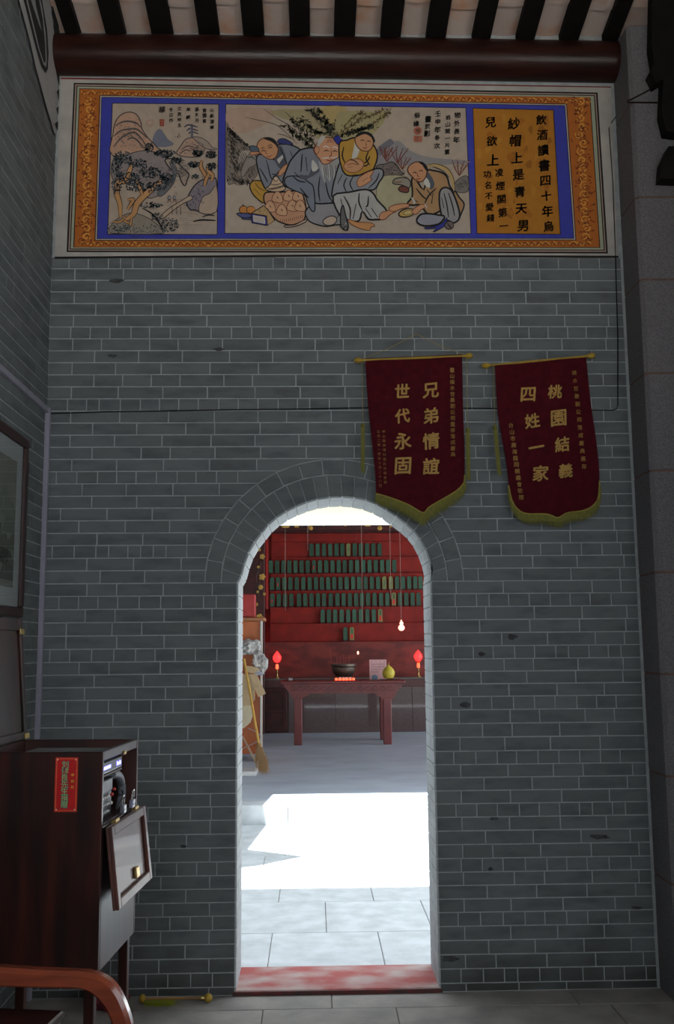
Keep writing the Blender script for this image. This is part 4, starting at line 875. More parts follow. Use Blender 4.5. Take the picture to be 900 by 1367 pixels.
# hatch flap hanging open, tilted outward
flap = None
def TF(p):               # p.x out of the flap, p.z down from the hinge
    a = .12; return TC(Vector((.012+p.x*cos(a)+(-p.z)*sin(a), p.y, 1.022+p.z*cos(a)+p.x*sin(a))))
FLAPM = mat('hatch_veneer', (.12, .040, .028), (.07, .026, .020), .5, scale=6, stretch=(1, 1, .5), coat=.15)
mb = MB(TF); L = .285
mb.cbox((0, .006, -L), (.010, CD-.006, 0), .002); flap = mb.build('hatch_door', FLAPM, cab)
for a, b in (((.010, .006, -L), (.024, .040, 0)), ((.010, CD-.040, -L), (.024, CD-.006, 0)), ((.010, .040, -L), (.024, CD-.040, -L+.034)), ((.010, .040, -.034), (.024, CD-.040, 0))):
    q = MB(TF); q.cbox(a, b, .003); q.build('door_frame', FLAPM, flap)
q = MB(TF); q.cbox((.010, .28, -L+.046), (.022, .325, -L+.085), .003); q.build('latch', BRASS, flap)
for y in (.10, .38): q = MB(TF); q.cbox((-.006, y, -.012), (.014, y+.05, .012), .002); q.build('hinge', BRASS, flap)
# raised lid
def TL(p): a = .085; return TC(Vector((-CW+(p.x)*cos(a)-p.z*sin(a), p.y, C1+.004+p.z*cos(a)+p.x*sin(a))))
mb = MB(TL); mb.cbox((-.012, 0, 0), (.010, CD, .49), .003); lid = mb.build('lid', CABW, cab); lid['label'] = 'raised lid leaning against the left wall'
for a, b in (((.010, 0, 0), (.020, .03, .49)), ((.010, CD-.03, 0), (.020, CD, .49)), ((.010, .03, .44), (.020, CD-.03, .49)), ((.010, .03, 0), (.020, CD-.03, .03))):
    q = MB(TL); q.cbox(a, b, .002); q.build('lid_frame', CABW, lid)
for z in (.0, .425): q = MB(TL); q.cbox((.020, CD-.04, z), (.026, CD+.004, z+.022), .001); q.build('hinge', BRASS, lid)
# printed red label on the front panel
x0 = -.172; lb = Face(TC(Vector((x0, -.0015, 1.078))), EX, (0, 0, 1)); LWd, LH = .083, .190
mb = MB(); mb.prism([lb.o_, lb.o_+lb.ex*LWd, lb.o_+lb.ex*LWd+lb.ey*LH, lb.o_+lb.ey*LH], -lb.n*-.0012*-1)
def rct(f, x0, y0, x1, y1, c): f.poly([(x0, y0), (x1, y0), (x1, y1), (x0, y1)], c)
rct(lb, 0, 0, LWd, LH, (205, 44, 30)); rct(lb, .004, .004, LWd-.004, LH-.004, (226, 110, 60)); rct(lb, .0065, .0065, LWd-.0065, LH-.0065, (200, 12, 18))
lb.write('刘健良先生捐赠', (.036, .165), (.036, .026), .032, (20, 60, 90), .02); lb.write('刘健良先生捐赠', (.036, .165), (.036, .026), .028, (140, 196, 130), .008)
lb.write('中興村', (.064, .128), (.064, .086), .012, (236, 190, 60), .012)
for x, y in ((.008, .008), (LWd-.008, .008), (.008, LH-.008), (LWd-.008, LH-.008)): lb.ell(x, y, .003, .003, (236, 200, 160))
lb.build('donor_label', LABELM, cab)['label'] = 'red printed label with green characters'
# devices inside the hatch
def dev(nm, label, cat, at): return thing(nm, label, cat, TC(Vector(at)))
mp = dev('media_player', 'flat black disc player with a glowing blue display in the cabinet hatch', 'player', (-.2, .2, 1.19))
q = MB(TC); q.cbox((-.34, .04, 1.192), (-.028, .36, 1.236), .003); q.build('case', BLACKP, mp)
q = MB(TC); q.box((-.028, .05, 1.208), (-.0265, .20, 1.220)); q.build('display', BLUEG, mp)
q = MB(TC)
for i in range(5): q.box((-.028, .285+i*.012, 1.205+.003*(i % 2)), (-.0262, .292+i*.012, 1.222-.003*(i % 3)))
q.build('display_digits', BLUEG, mp)
q = MB(TC); q.box((-.029, .05, 1.196), (-.027, .35, 1.199)); q.build('trim_strip', STEEL, mp)
cb('shelf_board', (-CW+.02, .02, 1.180), (-.03, .37, 1.190), CABI)
mx = dev('audio_mixer', 'dark audio mixer with rows of white knobs inside the cabinet hatch', 'mixer', (-.2, .15, 1.022))
q = MB(TC); q.cbox((-.30, .03, 1.024), (-.05, .30, 1.165), .004); q.build('case', BLACKP, mx)
q = MB(TC); q.cbox((-.05, .04, 1.115), (-.044, .29, 1.160), .002); q.cbox((-.05, .04, 1.03), (-.045, .055, 1.16), .001); q.build('grey_plate', GREYP, mx)
for r in range(3):
    for k in range(7):
        q = MB(TC); q.tube([(-.051, .075+k*.026, 1.045+r*.027), (-.038, .075+k*.026, 1.045+r*.027)], .0042, 6); q.build('knob', WHITEP, mx)
for i, (y, z, c) in enumerate(((.10, 1.128, REDP), (.13, 1.148, REDP), (.27, 1.10, REDP), (.30, 1.115, REDP), (.26, 1.07, WHITEP), (.22, 1.10, WHITEP))):
    q = MB(TC); q.ball((-.040, y, z), .007); q.build('plug', c, mx)
am = dev('amplifier', 'grey metal amplifier behind the mixer in the open cabinet', 'amplifier', (-.3, .3, 1.022))
q = MB(TC); q.cbox((-.42, .31, 1.024), (-.10, .44, 1.17), .004); q.build('case', GREYP, am); q = MB(TC); q.cbox((-.10, .32, 1.05), (-.094, .43, 1.15), .002); q.build('face_plate', BLACKP, am)
ga = dev('tape_deck', 'grey deck lying in the open top of the cabinet', 'deck', (-.22, .2, 1.24))
q = MB(TC); q.cbox((-.36, .05, 1.2365), (-.05, .34, 1.268), .004); q.build('case', mat('dull_grey', (.16, .17, .17), rough=.6), ga); q = MB(TC); q.cbox((-.40+.06, .08, 1.268), (-.30+.04, .12, 1.271), .001); q.build('label_plate', WHITEP, ga)
cbm = dev('cable_coil', 'thick grey cable curving round the back of the cabinet hatch', 'cable', (-.05, .4, 1.05))
P = [TC(Vector((-.050, .31+.14*sin(a), 1.085+.085*cos(a)))) for a in [i*.2-.1 for i in range(13)]]; q = MB(); q.tube(P, .017, 10); q.build('grey_sleeve', mat('cable_grey', (.20, .21, .24), rough=.5), cbm, smooth=True)
q = MB(); q.tube([TC(Vector((-.03, .34+.05*sin(a*1.3), 1.075+.035*cos(a)))) for a in [i*.4 for i in range(12)]], .003, 6); q.build('black_lead', BLACKP, cbm)
for i, (y, lean, lab) in enumerate(((.245, 0, 'steel padlock standing open on the hatch edge, nearer the camera'), (.37, .35, 'steel padlock tilted on the far end of the hatch edge'))):
    pk = thing('padlock', lab, 'padlock', TC(Vector((.012, y, 1.026))), 'padlocks on the hatch edge')
    def TP(p, y=y, lean=lean): return TC(Vector((.012+p.x, y+p.y+p.z*lean, 1.034+p.z)))
    q = MB(TP); q.cbox((-.008, -.019, 0), (.008, .019, .032), .003); q.build('lock_body', mat('lock_steel', (.30, .31, .34), rough=.35, metal=.6), pk)
    q = MB(TP); q.tube([(0, -.014, .03), (0, -.014, .05), (0, -.009, .062), (0, 0, .067), (0, .009, .062), (0, .014, .05), (0, .014, .036)], .0034, 8); q.build('shackle', STEEL, pk)
    q = MB(TP); q.cbox((-.0085, -.016, .012), (.0088, .016, .016), .0005); q.build('lock_band', BLACKP, pk)
# ================================================================ armchair in the corner
ch = thing('armchair', 'polished redwood armchair with a curved arm at the bottom left corner', 'armchair', (-1.0, 3.45, 0))
YA = 3.16
def armpoly(dy):
    P = [(-60, 1290), (0, 1293), (60, 1297), (112, 1299), (138, 1306), (156, 1323), (168, 1348), (176, 1378), (178, 1420), (172, 1500), (166, 1600)]
    Q = [(-60, 1315), (0, 1318), (60, 1320), (104, 1321), (122, 1328), (136, 1342), (147, 1362), (152, 1388), (152, 1420), (147, 1500), (140, 1600)]
    A = smooth_pts([atY(x, y, YA) for x, y in P], False, 4); B = smooth_pts([atY(x, y, YA) for x, y in Q], False, 4)
    for v in A+B: v.y += dy
    zmin = min(v.z for v in A)
    return A, B
def arm(nm, dy):
    A, B = armpoly(dy); n = len(A); th = .055; vs = []; rr = .012
    # cross section: rounded top edge
    for a, b in zip(A, B):
        t = (b-a); L = t.length; t.normalize(); yv = Vector((0, 1, 0))
        vs += [a+t*rr, a+yv*rr, a+yv*(th-rr), a+yv*th+t*rr, b+yv*th-t*rr*.5, b+yv*(th-rr*.5), b+yv*rr*.5, b-t*rr*.5]
    fs = []
    for i in range(n-1):
        for k in range(8): fs.append((i*8+k, i*8+(k+1) % 8, (i+1)*8+(k+1) % 8, (i+1)*8+k))
    fs += [tuple(range(8)), tuple((n-1)*8+7-k for k in range(8))]
    mb = MB(); mb.add(vs, fs)
    for v in mb.v: v.z = max(v.z, 0)
    return mb.build(nm, CHAIRW, ch, smooth=True)
arm('armrest', 0); arm('armrest', -.66)
A, B = armpoly(0); xf_ = A[-1].x
q = MB(); q.cbox((-1.25, 2.56, .375), (-.62, 3.15, .43), .008); q.build('seat', DARKW, ch)
q = MB(); q.cbox((-1.33, 2.52, .36), (-1.27, 3.20, 1.02), .01); q.build('backrest', DARKW, ch)
for y in (2.50, 3.165): q = MB(); q.cbox((-1.33, y, 0), (-1.28, y+.045, .70), .008); q.build('leg', CHAIRW, ch)
for y in (2.53, 3.17): q = MB(); q.cbox((-1.30, y, .14), (-.66, y+.025, .175), .004); q.build('stretcher', DARKW, ch)
th2 = radians(8)
def TS(p): return Vector((-.865+p.x*cos(th2)+p.y*sin(th2), 3.27+p.y*cos(th2)-p.x*sin(th2), p.z))
bn = thing('bench', 'low dark wooden bench in front of the cabinet, behind the redwood chair arm', 'bench', (-1.1, 3.4, 0))
q = MB(TS); q.cbox((-.44, 0, .43), (0, .20, .462), .006); q.build('seat', DARKW, bn)
q = MB(TS); q.cbox((-.43, .010, .30), (-.006, .030, .43), .003); q.build('apron', DARKW, bn); q = MB(TS); q.cbox((-.026, .030, .30), (-.004, .19, .43), .003); q.build('apron', DARKW, bn)
for x in (-.43, -.04):
    for y in (.012, .155): q = MB(TS); q.cbox((x, y, 0), (x+.034, y+.034, .43), .004); q.build('leg', DARKW, bn)
# ================================================================ framed picture on the left wall
pf = thing('framed_picture', 'dark framed landscape picture with a pale mat on the left wall', 'picture', (XL+.01, 4.1, 2.22))
y1, y0, z0, z1 = 4.585, 3.60, 1.80, 2.64; fw_ = .045; X0 = XL+.002
for a, b in (((y0, z0), (y1, z0+fw_)), ((y0, z1-fw_), (y1, z1)), ((y0, z0+fw_), (y0+fw_, z1-fw_)), ((y1-fw_, z0+fw_), (y1, z1-fw_))):
    q = MB(); q.cbox((X0, a[0], a[1]), (X0+.03, b[0], b[1]), .005); q.build('frame_rail', DARKW, pf)
q = MB(); q.box((X0, y0+.03, z0+.03), (X0+.012, y1-.03, z1-.03)); q.build('mat_board', mat('mat_board', (.62, .68, .68), rough=.7), pf)
fp = Face((X0+.0125, y0, z0), (0, 1, 0), (0, 0, 1)); rg = random.Random(8)
mw = .085
rct(fp, fw_+mw, fw_+mw, y1-y0-fw_-mw, z1-z0-fw_-mw, (150, 156, 140))
for k in range(6):
    b0 = .16+k*.07; P = [(fw_+mw, b0)]+[(fw_+mw+(y1-y0-2*fw_-2*mw)*i/12, b0+.08+.06*sin(i*1.3+k*2)+rg.uniform(-.02, .02)) for i in range(13)]+[(y1-y0-fw_-mw, b0)]
    if k < 5: fp.poly(P[::-1], (96+k*10, 104+k*10, 92+k*8))
for _ in range(8): x = rg.uniform(.2, .78); fp.crown(x, rg.uniform(.2, .42), .05, .035, 40, .012, [(60, 70, 56), (80, 90, 66)], rg)
fp.build('print', PAINT, pf)
glm = bpy.data.materials.new('picture_glass'); glm.use_nodes = True; g_ = glm.node_tree.nodes['Principled BSDF']; g_.inputs['Transmission Weight'].default_value = 1; g_.inputs['Roughness'].default_value = .02; g_.inputs['IOR'].default_value = 1.2
q = MB(); q.box((X0+.017, y0+.03, z0+.03), (X0+.019, y1-.03, z1-.03)); q.build('glass', glm, pf)
# ================================================================ things on the floor by the wall
bt = thing('drumstick', 'yellow-ended wooden stick lying on the floor beside the cabinet', 'stick', atZ(235, 1335))
a = atZ(190, 1339)+Vector((0, 0, .020)); c = atZ(278, 1338)+Vector((0, 0, .020))
q = MB(); q.tube([a, a.lerp(c, .5), c], [.005, .006, .006], 8); q.build('wooden_rod', mat('rod_wood', (.42, .22, .06), (.3, .14, .04), .5), bt)
q = MB(); q.ball(a, .018, sc=(.9, .9, 1.1)); q.build('ball_end', KNOB, bt, smooth=True); q = MB(); q.ball(c, .020); q.build('ball_end', KNOB, bt, smooth=True)
q = MB(); d = (c-a).normalized(); q.tube([c-d*.045, c-d*.03, c-d*.018], [.008, .011, .010], 10); q.build('ferrule', BRASS, bt)
tf = MB(); rg = random.Random(6); o = atZ(206, 1341)
for _ in range(260):
    p = o+Vector((rg.uniform(-.05, .07), rg.uniform(-.03, .03), rg.uniform(0, .016))); e = p+Vector((rg.uniform(.02, .06), rg.uniform(-.02, .01), rg.uniform(-.004, .006))); e.z = max(e.z, .002)
    tf.add([p, p+Vector((0, .003, .001)), e], [(0, 1, 2)])
tag(tf.build('feather_tuft', mat('yellow_green_tuft', (.42, .46, .03), (.22, .28, .03), .8)), 'yellow-green tuft lying under the yellow-ended stick', 'tuft')
def crumple(nm, c, r, sc, m, label, cat, seed):
    rg = random.Random(seed); bm = bmesh.new(); bmesh.ops.create_icosphere(bm, subdivisions=3 if m is not ROSE else 4, radius=1)
    for v in bm.verts:
        p = v.co; k = 1+.28*sin(5*p.x+seed)*sin(4*p.y+2)+.16*sin(11*p.z+p.x*7)+(.05 if m is ROSE else .17)*rg.uniform(-1, 1); v.co = Vector((p.x*k*sc[0], p.y*k*sc[1], max(p.z*k, -.75)*sc[2]))*r
    zm = min(v.co.z for v in bm.verts); mb = MB(); bm.verts.index_update(); mb.add([v.co+Vector(c)-Vector((0, 0, zm)) for v in bm.verts], [[v.index for v in f.verts] for f in bm.faces]); bm.free()
    return tag(mb.build(nm, m, smooth=(m is ROSE)), label, cat)
crumple('cloth_bundle', atZ(140, 1346)+Vector((0, 0, .002)), .07, (1.2, .8, .8), ROSE, 'crumpled rose-red cloth bundle on the floor under the cabinet', 'cloth', 3)
# ================================================================ far hall: eaves, walls, roof
EZ = 3.02; EYr = 9.35     # rear hall eave
mb = MB(); zt = atY(450, 697, EYr).z; fa = holder('trim_8', (1, EYr, zt))
mb.box((-4.5, EYr, zt+.045), (6, EYr+.22, zt+.75)); mb.build('limewashed_beam', CREAM, fa)
mb = MB(); mb.box((-4.5, EYr-.03, zt), (6, EYr+.25, zt+.045)); mb.build('white_moulding', WHITEW, fa)
mb = MB()
def slab(x0, x1, y0, z0, y1, z1, t=.12): mb.add([(x0, y0, z0), (x1, y0, z0), (x1, y1, z1), (x0, y1, z1), (x0, y0, z0+t), (x1, y0, z0+t), (x1, y1, z1+t), (x0, y1, z1+t)], [(0, 3, 2, 1), (4, 5, 6, 7), (0, 1, 5, 4), (1, 2, 6, 5), (2, 3, 7, 6), (3, 0, 4, 7)])
slab(-4.5, 6, EYr-.05, zt+.75, 14.0, 5.3); slab(-4.5, 6, 14.0, 5.3, 19, 4.2)
struct('ceiling', mb, ROOF)
mb = MB(); P = [(-4.5, 6.56), (-1.41, 6.63), (-1.1, 6.78), (-.76, 7.1), (-1.0, 7.26), (-1.22, 7.4), (-1.0, 9.8), (-4.5, 9.8)]; mb.prism([(x, y, 3.0) for x, y in P], (0, 0, .06)); struct('ceiling', mb, ROOF)   # unseen side gallery roof, its outline shaped to cast the court's shadow edge
mb = MB(); mb.box((-4.75, W+WT, 0), (-4.5, 19, 4.6)); struct('wall_left', mb, OUTER)
mb = MB(); mb.box((6.0, W+WT, 0), (6.25, 9.4, 4.0)); mb.box((6.0, 17, 0), (6.25, 19, 4.4)); struct('wall_right', mb, OUTER)
# rear wall of the altar
BF = 17.375; BW = 17.92
aw = holder('wall_back', (.8, BW, 0))
zr = atY(450, 857, BW).z; zl = atY(450, 903, BW).z
mb = MB(); mb.box((-4.5, BW, H), (6, BW+.25, zr)); mb.build('mottled_wall', REDMOT, aw)
mb = MB(); mb.box((-4.5, 18.7, zr), (6, 18.95, 4.8)); struct('wall_back', mb, REDWALL)
# counter: ledge and polished granite front
ct = thing('altar_counter', 'long granite-faced altar counter along the far red wall', 'counter', (.8, BF+.2, H))
zc = atY(450, 905, BF).z; zd = atY(450, 917, BF).z
mb = MB(); mb.cbox((-3.5, BF-.03, zc-.03), (5, BW, zc), .006); mb.build('ledge', LEDGE, ct)
mb = MB(); mb.box((-3.5, BF, zd), (5, BW-.02, zc-.03)); mb.build('red_band', mat('dark_red_band', (.10, .028, .024), (.07, .02, .02), .35), ct)
xs = [atY(x, 950, BF).x for x in (385, 448, 540, 640)]; xs = [xs[0]]+[xs[1], xs[1]+1.35, xs[1]+2.7, 5]
for a, b in zip(xs, xs[1:]): mb = MB(); mb.cbox((a+.002, BF, H), (b-.002, BF+.05, zd-.004), .003); mb.build('granite_panel', GRANR, ct)
mb = MB(); mb.box((-3.5, BF+.03, H), (5, BW-.03, zd)); mb.build('core', DARKRED, ct)
xl = atY(343, 950, BF).x
for k in range(3):      # framed wooden doors at the left end
    a = xs[0]-.60*(k+1); q = MB(); q.cbox((a+.01, BF-.012, H+.03), (xs[0]-.60*k-.01, BF+.03, zd-.005), .004); dr = q.build('cupboard_door', DARKRED, ct)
    for p0, p1 in (((.02, .05), (.08, .95)), ((.50, .05), (.56, .95)), ((.08, .05), (.50, .11)), ((.08, .45), (.50, .51)), ((.08, .89), (.50, .95))):
        z_0, z_1 = H+.03, zd-.005; q = MB(); q.cbox((a+.01+p0[0], BF-.03, z_0+(z_1-z_0)*p0[1]), (a+.01+p1[0], BF-.012, z_0+(z_1-z_0)*p1[1]), .004); q.build('door_rail', DARKRED, dr)
# stepped altar for the tablets: each tier a tread with its riser
al = thing('stepped_altar', 'red stepped altar shelves behind the rows of green tablets', 'altar', (.7, BW+.3, zr))
ys = [743.8, 766, 788.5, 810.5, 832.3, 856.5]           # lower edge of each row, top row first
dep = [BW+.70-.115*i for i in range(6)]                  # how far back each tier stands
XA0, XA1 = -.80, 2.40
tz = [atY(450, y, d).z for y, d in zip(ys, dep)]
for i in range(6):
    zb = tz[i+1] if i < 5 else zr-.005; zb = min(zb, tz[i]-.02) if i < 5 else zr-.02
    q = MB(); q.cbox((XA0, dep[i]-.06, zb), (XA1, 18.69, tz[i]), .004); q.build('tier', REDWALL, al)
q = MB(); q.cbox((XA0, 18.62, tz[0]), (XA1, 18.69, tz[0]+.30), .004); q.build('top_riser', REDWALL, al)
zq = atY(450, 712, 18.6).z
q = MB(); q.cbox((XA0, 18.58, tz[0]+.30), (XA1, 18.69, zq), .004); q.build('upper_board', REDWALL, al)
q = MB(); q.cbox((XA0-.3, 18.54, zq), (XA1+.3, 18.69, zq+.05), .01); q.build('cornice', DARKRED, al)
for x in (356.5,):
    a = atY(x, 775, dep[5]-.12); q = MB(); q.cbox((a.x-.022, a.y-.04, atY(x, 813, a.y).z), (a.x+.022, a.y, atY(x, 716, a.y).z), .004); q.build('red_post', mat('bright_red_lacquer', (.42, .022, .018), rough=.4), al)
a = atY(579, 775, dep[5]-.12); q = MB(); q.cbox((a.x, a.y-.04, zr), (a.x+.06, a.y, atY(450, 716, a.y).z), .004); q.build('red_post', MATS['bright_red_lacquer'], al)
# ---- tablets
def tablet(kind):
    w_, h_ = .080, .262; t = thing('memorial_tablet', 'x', 'tablet', (0, 0, 0))
    m_ = TABY if kind in (1, 2) else TABG; q = MB()
    prof = [(-w_/2, .022), (w_/2, .022), (w_/2, h_-.022), (w_*.32, h_-.006), (0, h_), (-w_*.32, h_-.006), (-w_/2, h_-.022)]
    q.prism([(x, -.009, z) for x, z in prof], (0, .018, 0)); b = q.build('tablet_board', m_, t)
    q = MB(); q.cbox((-w_*.56, -.02, 0), (w_*.56, .02, .024), .003); q.build('foot', DARKRED, t)
    q = MB(); P = [(x*.86, -.0105, .022+(z-.022)*.97+.003) for x, z in prof]; q.tube(P+[P[0]], .0022, 4); q.build('raised_edge', TABG if kind in (0, 3) else GILT, t)
    if kind == 1:
        q = MB(); q.box((-.006, -.0112, .06), (.006, -.009, .21)); q.build('inscription', TABG, t)
    if kind == 2:
        q = MB(); q.box((-.020, -.0118, .045), (.018, -.0105, .135)); q.build('red_slip', TABR, t)
        q = MB(); q.box((-.012, -.0115, .15), (.012, -.0105, .235)); q.build('inscription', TABG, t)
    if kind == 3:
        q = MB(); q.box((-.016, -.0118, .09), (.004, -.0105, .15)); q.build('red_slip', TABR, t)
    return t
protos = {}; ORD = ['', 'second', 'third', 'fourth', 'fifth', 'sixth', 'seventh', 'eighth', 'ninth', 'tenth', 'eleventh', 'twelfth', 'thirteenth']
names = ['top', 'second', 'third', 'fourth', 'fifth', 'lowest']
rowsx = [[348, 373, 398, 423, 448, 472, 496, 521, 546, 571, 596, 621], [185, 210, 235, 259, 284, 308, 333, 358, 382, 407, 432, 457, 481, 506, 531, 556, 581, 606, 631, 655, 680],
         [190, 214, 239, 263, 289, 315, 341, 366, 390, 415, 439, 464, 489, 515, 539, 565, 590, 615, 640, 666, 691, 715, 740, 764, 785],
         [191, 217, 242, 267, 298, 323, 348, 374, 398, 425, 452, 477, 502, 527, 550, 575, 601, 627, 652, 678, 703, 728, 753, 777],
         [393, 418, 443, 469, 495, 520, 546, 572, 598, 624], [484, 510]]
special = {(0, 6): (1, 'tarnished gilt tablet amid the green tablets of the top row'), (2, 18): (1, 'gilt tablet in the third row, left one of the bright pair'), (2, 19): (1, 'gilt tablet in the third row, right one of the bright pair'),
           (3, 19): (2, 'gilt tablet with a red paper slip in the fourth row'), (4, 9): (2, 'gilt tablet with a red slip at the right end of the fifth row'), (5, 1): (2, 'gilt tablet with a red slip, right one of the lowest pair'), (5, 0): (0, 'plain green tablet, left one of the lowest pair'),
           (1, 7): (3, 'green tablet with a small red slip in the second row'), (2, 1): (3, 'green tablet with a red slip, second from the left in the third row'), (3, 0): (3, 'green tablet with a red slip at the left end of the fourth row'), (2, 24): (0, 'green tablet at the far right end of the third row')}
for r, xs_ in enumerate(rowsx):
    for k, x in enumerate(xs_):
        n_ = len(xs_); side, o_ = ('left', k) if k < n_/2 else ('right', n_-1-k)
        kind, lab = special.get((r, k), (0, 'dark green memorial tablet, %s the %s end of the %s row' % (('at' if o_ == 0 else ORD[o_]+' from'), side, names[r])))
        p = atY(300+x/3, ys[r], dep[r]-.03); p.z = tz[r]
        if kind not in protos: t = tablet(kind); protos[kind] = t; t.location = p; t['label'] = lab
        else: t = copy_tree(protos[kind], (0, 0, 0), lab); t.location = p
        t['group'] = 'memorial tablets in the %s altar row' % names[r]
        t.rotation_euler = (0, 0, 0)
# ---- carved and gilded frame at the left and along the top
cf = thing('carved_frame', 'dark red carved frame with gilded flowers round the altar', 'frame', (-.95, 16.9, H))
YF = 17.2
def fp_(x, y): return atY(x, y, YF)
q = MB(); a, b = fp_(330, 903), fp_(353.5, 690); q.cbox((a.x-.3, YF, H), (b.x, YF+.06, b.z+.3), .01); q.build('side_panel', DARKRED, cf)
q = MB(); a, b = fp_(330, 709), fp_(640, 690); q.cbox((a.x-.3, YF-.01, a.z), (b.x+.4, YF+.05, b.z+.3), .01); q.build('top_frieze', DARKRED, cf)
q = MB(); rg = random.Random(12)
def flower(px, py, r, yy=YF-.012):
    q = MB(); c = atY(px, py, yy); n = rg.choice((5, 6)); r *= 1.35*YF/F_
    for k in range(n): q.ball(c+Vector((cos(2*pi*k/n)*r*.6, 0, sin(2*pi*k/n)*r*.6)), r*.42, 7, 5, (1, .4, 1))
    q.ball(c+Vector((0, -.006, 0)), r*.35, 7, 5, (1, .6, 1)); q.build('gilt_flower', GILT, cf)
for x, y, r in ((381, 697.5, 6), (396, 700, 3.5), (413, 701, 2), (418, 697, 2), (415, 705, 2.2), (431, 697, 4), (491, 697.5, 4.5), (507, 705, 2.5), (461, 700, 2), (527, 700, 2.5), (522, 702, 1.6), (350, 743, 2.8), (350, 770, 3.4), (348, 784, 2.6), (342, 807, 2.), (346.5, 824, 3.6), (353, 793, 1.6), (346, 734, 1.8), (345, 757, 1.5), (344, 790, 1.4)): flower(x, y, r)
for P in ([(375, 703), (390, 706), (400, 702), (412, 706)], [(405, 703), (412, 700), (420, 703), (428, 701)], [(495, 704), (507, 701), (518, 705), (535, 702)], [(351, 748), (345, 757), (351, 764), (346, 776), (352, 790)], [(352, 825), (349, 838), (344, 850), (350, 858), (346, 870), (349, 885)], [(343, 740), (348, 755), (342, 770), (346, 790), (341, 800)]):
    q = MB(); q.tube(smooth_pts([atY(x, y, YF-.008) for x, y in P], False, 3), .007, 5); q.build('carved_tendril', DARKRED, cf)
# hanging threads with small ornaments in front of the altar
for x, y0, y1, nm in ((381, 690, 815, 'left'), (484, 690, 830, 'middle'), (522, 690, 800, 'right'), (411, 700, 735, 'short')):
    q = MB(); a = atY(x, y1, 16.6); q.tube([a, (a.x, a.y, 4.74)], .0025, 4); tag(q.build('hanging_thread', mat('pale_thread', (.5, .42, .36), rough=.7)), '%s thin pale thread hanging before the altar tablets' % nm, 'thread')
# ================================================================ offering table
YT = 15.17
def tp(x, y): return atY(x, y, YT)
tb = thing('offering_table', 'red carved wooden offering table with flared ends before the altar', 'table', (.35, YT+.45, H))
zt_ = tp(457, 909).z; TD = .93
q = MB(); q.cbox((tp(374, 910).x, YT, zt_-.045), (tp(541, 910).x, YT+TD, zt_), .012); q.build('tabletop', TABLEW, tb)
def front(P, nm, y, t=.04, back=False):
    q = MB(); q.prism([(atY(x, yy, YT).x, y, min(atY(x, yy, YT).z, zt_-.045)) for x, yy in P], (0, t, 0)); return q.build(nm, TABLEW, tb)
for y in (YT+.03, YT+TD-.07):
    front([(377, 911), (538, 911), (529, 926), (387, 926)], 'apron', y)
    front([(386, 925), (415, 925), (411, 929), (405, 931), (402, 936), (393.5, 936)], 'bracket', y-.006, .05); front([(501, 925), (530, 925), (523, 936), (512, 936), (508, 931), (504, 929)], 'bracket', y-.006, .05)
zk = tp(400, 935).z
for x0, x1 in ((392.5, 403), (512, 523)):
    for y in (YT+.02, YT+TD-.16):
        a, b = tp(x0, 950).x, tp(x1, 950).x; q = MB(); q.cbox((a, y, H), (b, y+.10, zk+.03), .008); q.build('leg', TABLEW, tb)
for x0, x1 in ((377, 393), (525, 540)): q = MB(); a, b = tp(x0, 920).x, tp(x1, 920).x; q.cbox((min(a, b)+.04, YT+.05, zt_-.12), (max(a, b)-.04, YT+TD-.05, zt_-.045), .008); q.build('side_apron', TABLEW, tb)
rg = random.Random(14)
for k in range(14):
    x = 392+k*10; q = MB(); P = [tp(x+5*cos(i*.7)*(1-i/14), 918.5+4.5*sin(i*.7)*(1-i/14)) for i in range(11)]; q.tube([(p.x, YT+.028, p.z) for p in P], .006, 5); q.build('carved_scroll', TABLEW, tb)
# ---- things on the table
def on_table(px, py_base_y): p = atZ(px, 909, zt_); return p
yb = YT+.5
cn = thing('incense_burner', 'round bronze incense burner with sticks on the offering table', 'burner', (atY(459, 900, yb).x, yb, zt_))
c = Vector(cn.location); k = .0118
q = MB(); q.lathe([(.09, .04), (.135, .06), (.17, .11), (.19, .17), (.18, .20), (.205, .215), (.205, .25), (.18, .25), (.17, .20)], c, 24); q.build('bowl', BRONZE, cn, smooth=True)
for a in range(3): q = MB(); p = c+Vector((.10*cos(a*2.1+.5), .10*sin(a*2.1+.5), 0)); q.tube([p, p+Vector((0, 0, .03)), p+Vector((0, 0, .06))], [.018, .022, .03], 8); q.build('foot', BRONZE, cn)
for a, h_ in ((-.05, .30), (.0, .36), (.03, .28), (-.10, .27), (.08, .32), (-.19, .55)): q = MB(); q.tube([c+Vector((a, 0, .20)), c+Vector((a*1.1, 0, .22+h_*.5))], .004, 5); q.build('incense_stick', mat('incense_red', (.35, .06, .05), rough=.8), cn)
for i, px in enumerate((453.5, 460, 467)):
    b = atY(px, 905, YT+.22); q = MB(); q.lathe([(.018, 0), (.030, .02), (.037, .05), (.034, .05), (.027, .022)], (b.x, YT+.22, zt_), 14)
    tag(q.build('wine_cup', PORC, smooth=True), '%s of three small pale cups before the incense burner' % ('left', 'middle', 'right')[i], 'cup', 'cups before the incense burner')
cl = thing('candle_strip', 'row of small glowing red candle lights on the table front', 'candle', (atY(460, 908, YT+.06).x, YT+.06, zt_))
for i in range(6):
    b = atY(449+i*4.6, 909, YT+.05); q = MB(); q.lathe([(.020, 0), (.022, .03), (.012, .045)], (b.x, YT+.05, zt_), 10); q.build('candle_cup', CANDG, cl)
q = MB(); a = atY(446, 909, YT); b = atY(475, 909, YT); q.cbox((a.x, YT+.02, zt_), (b.x, YT+.08, zt_+.008), .002); q.build('tray', REDP, cl)
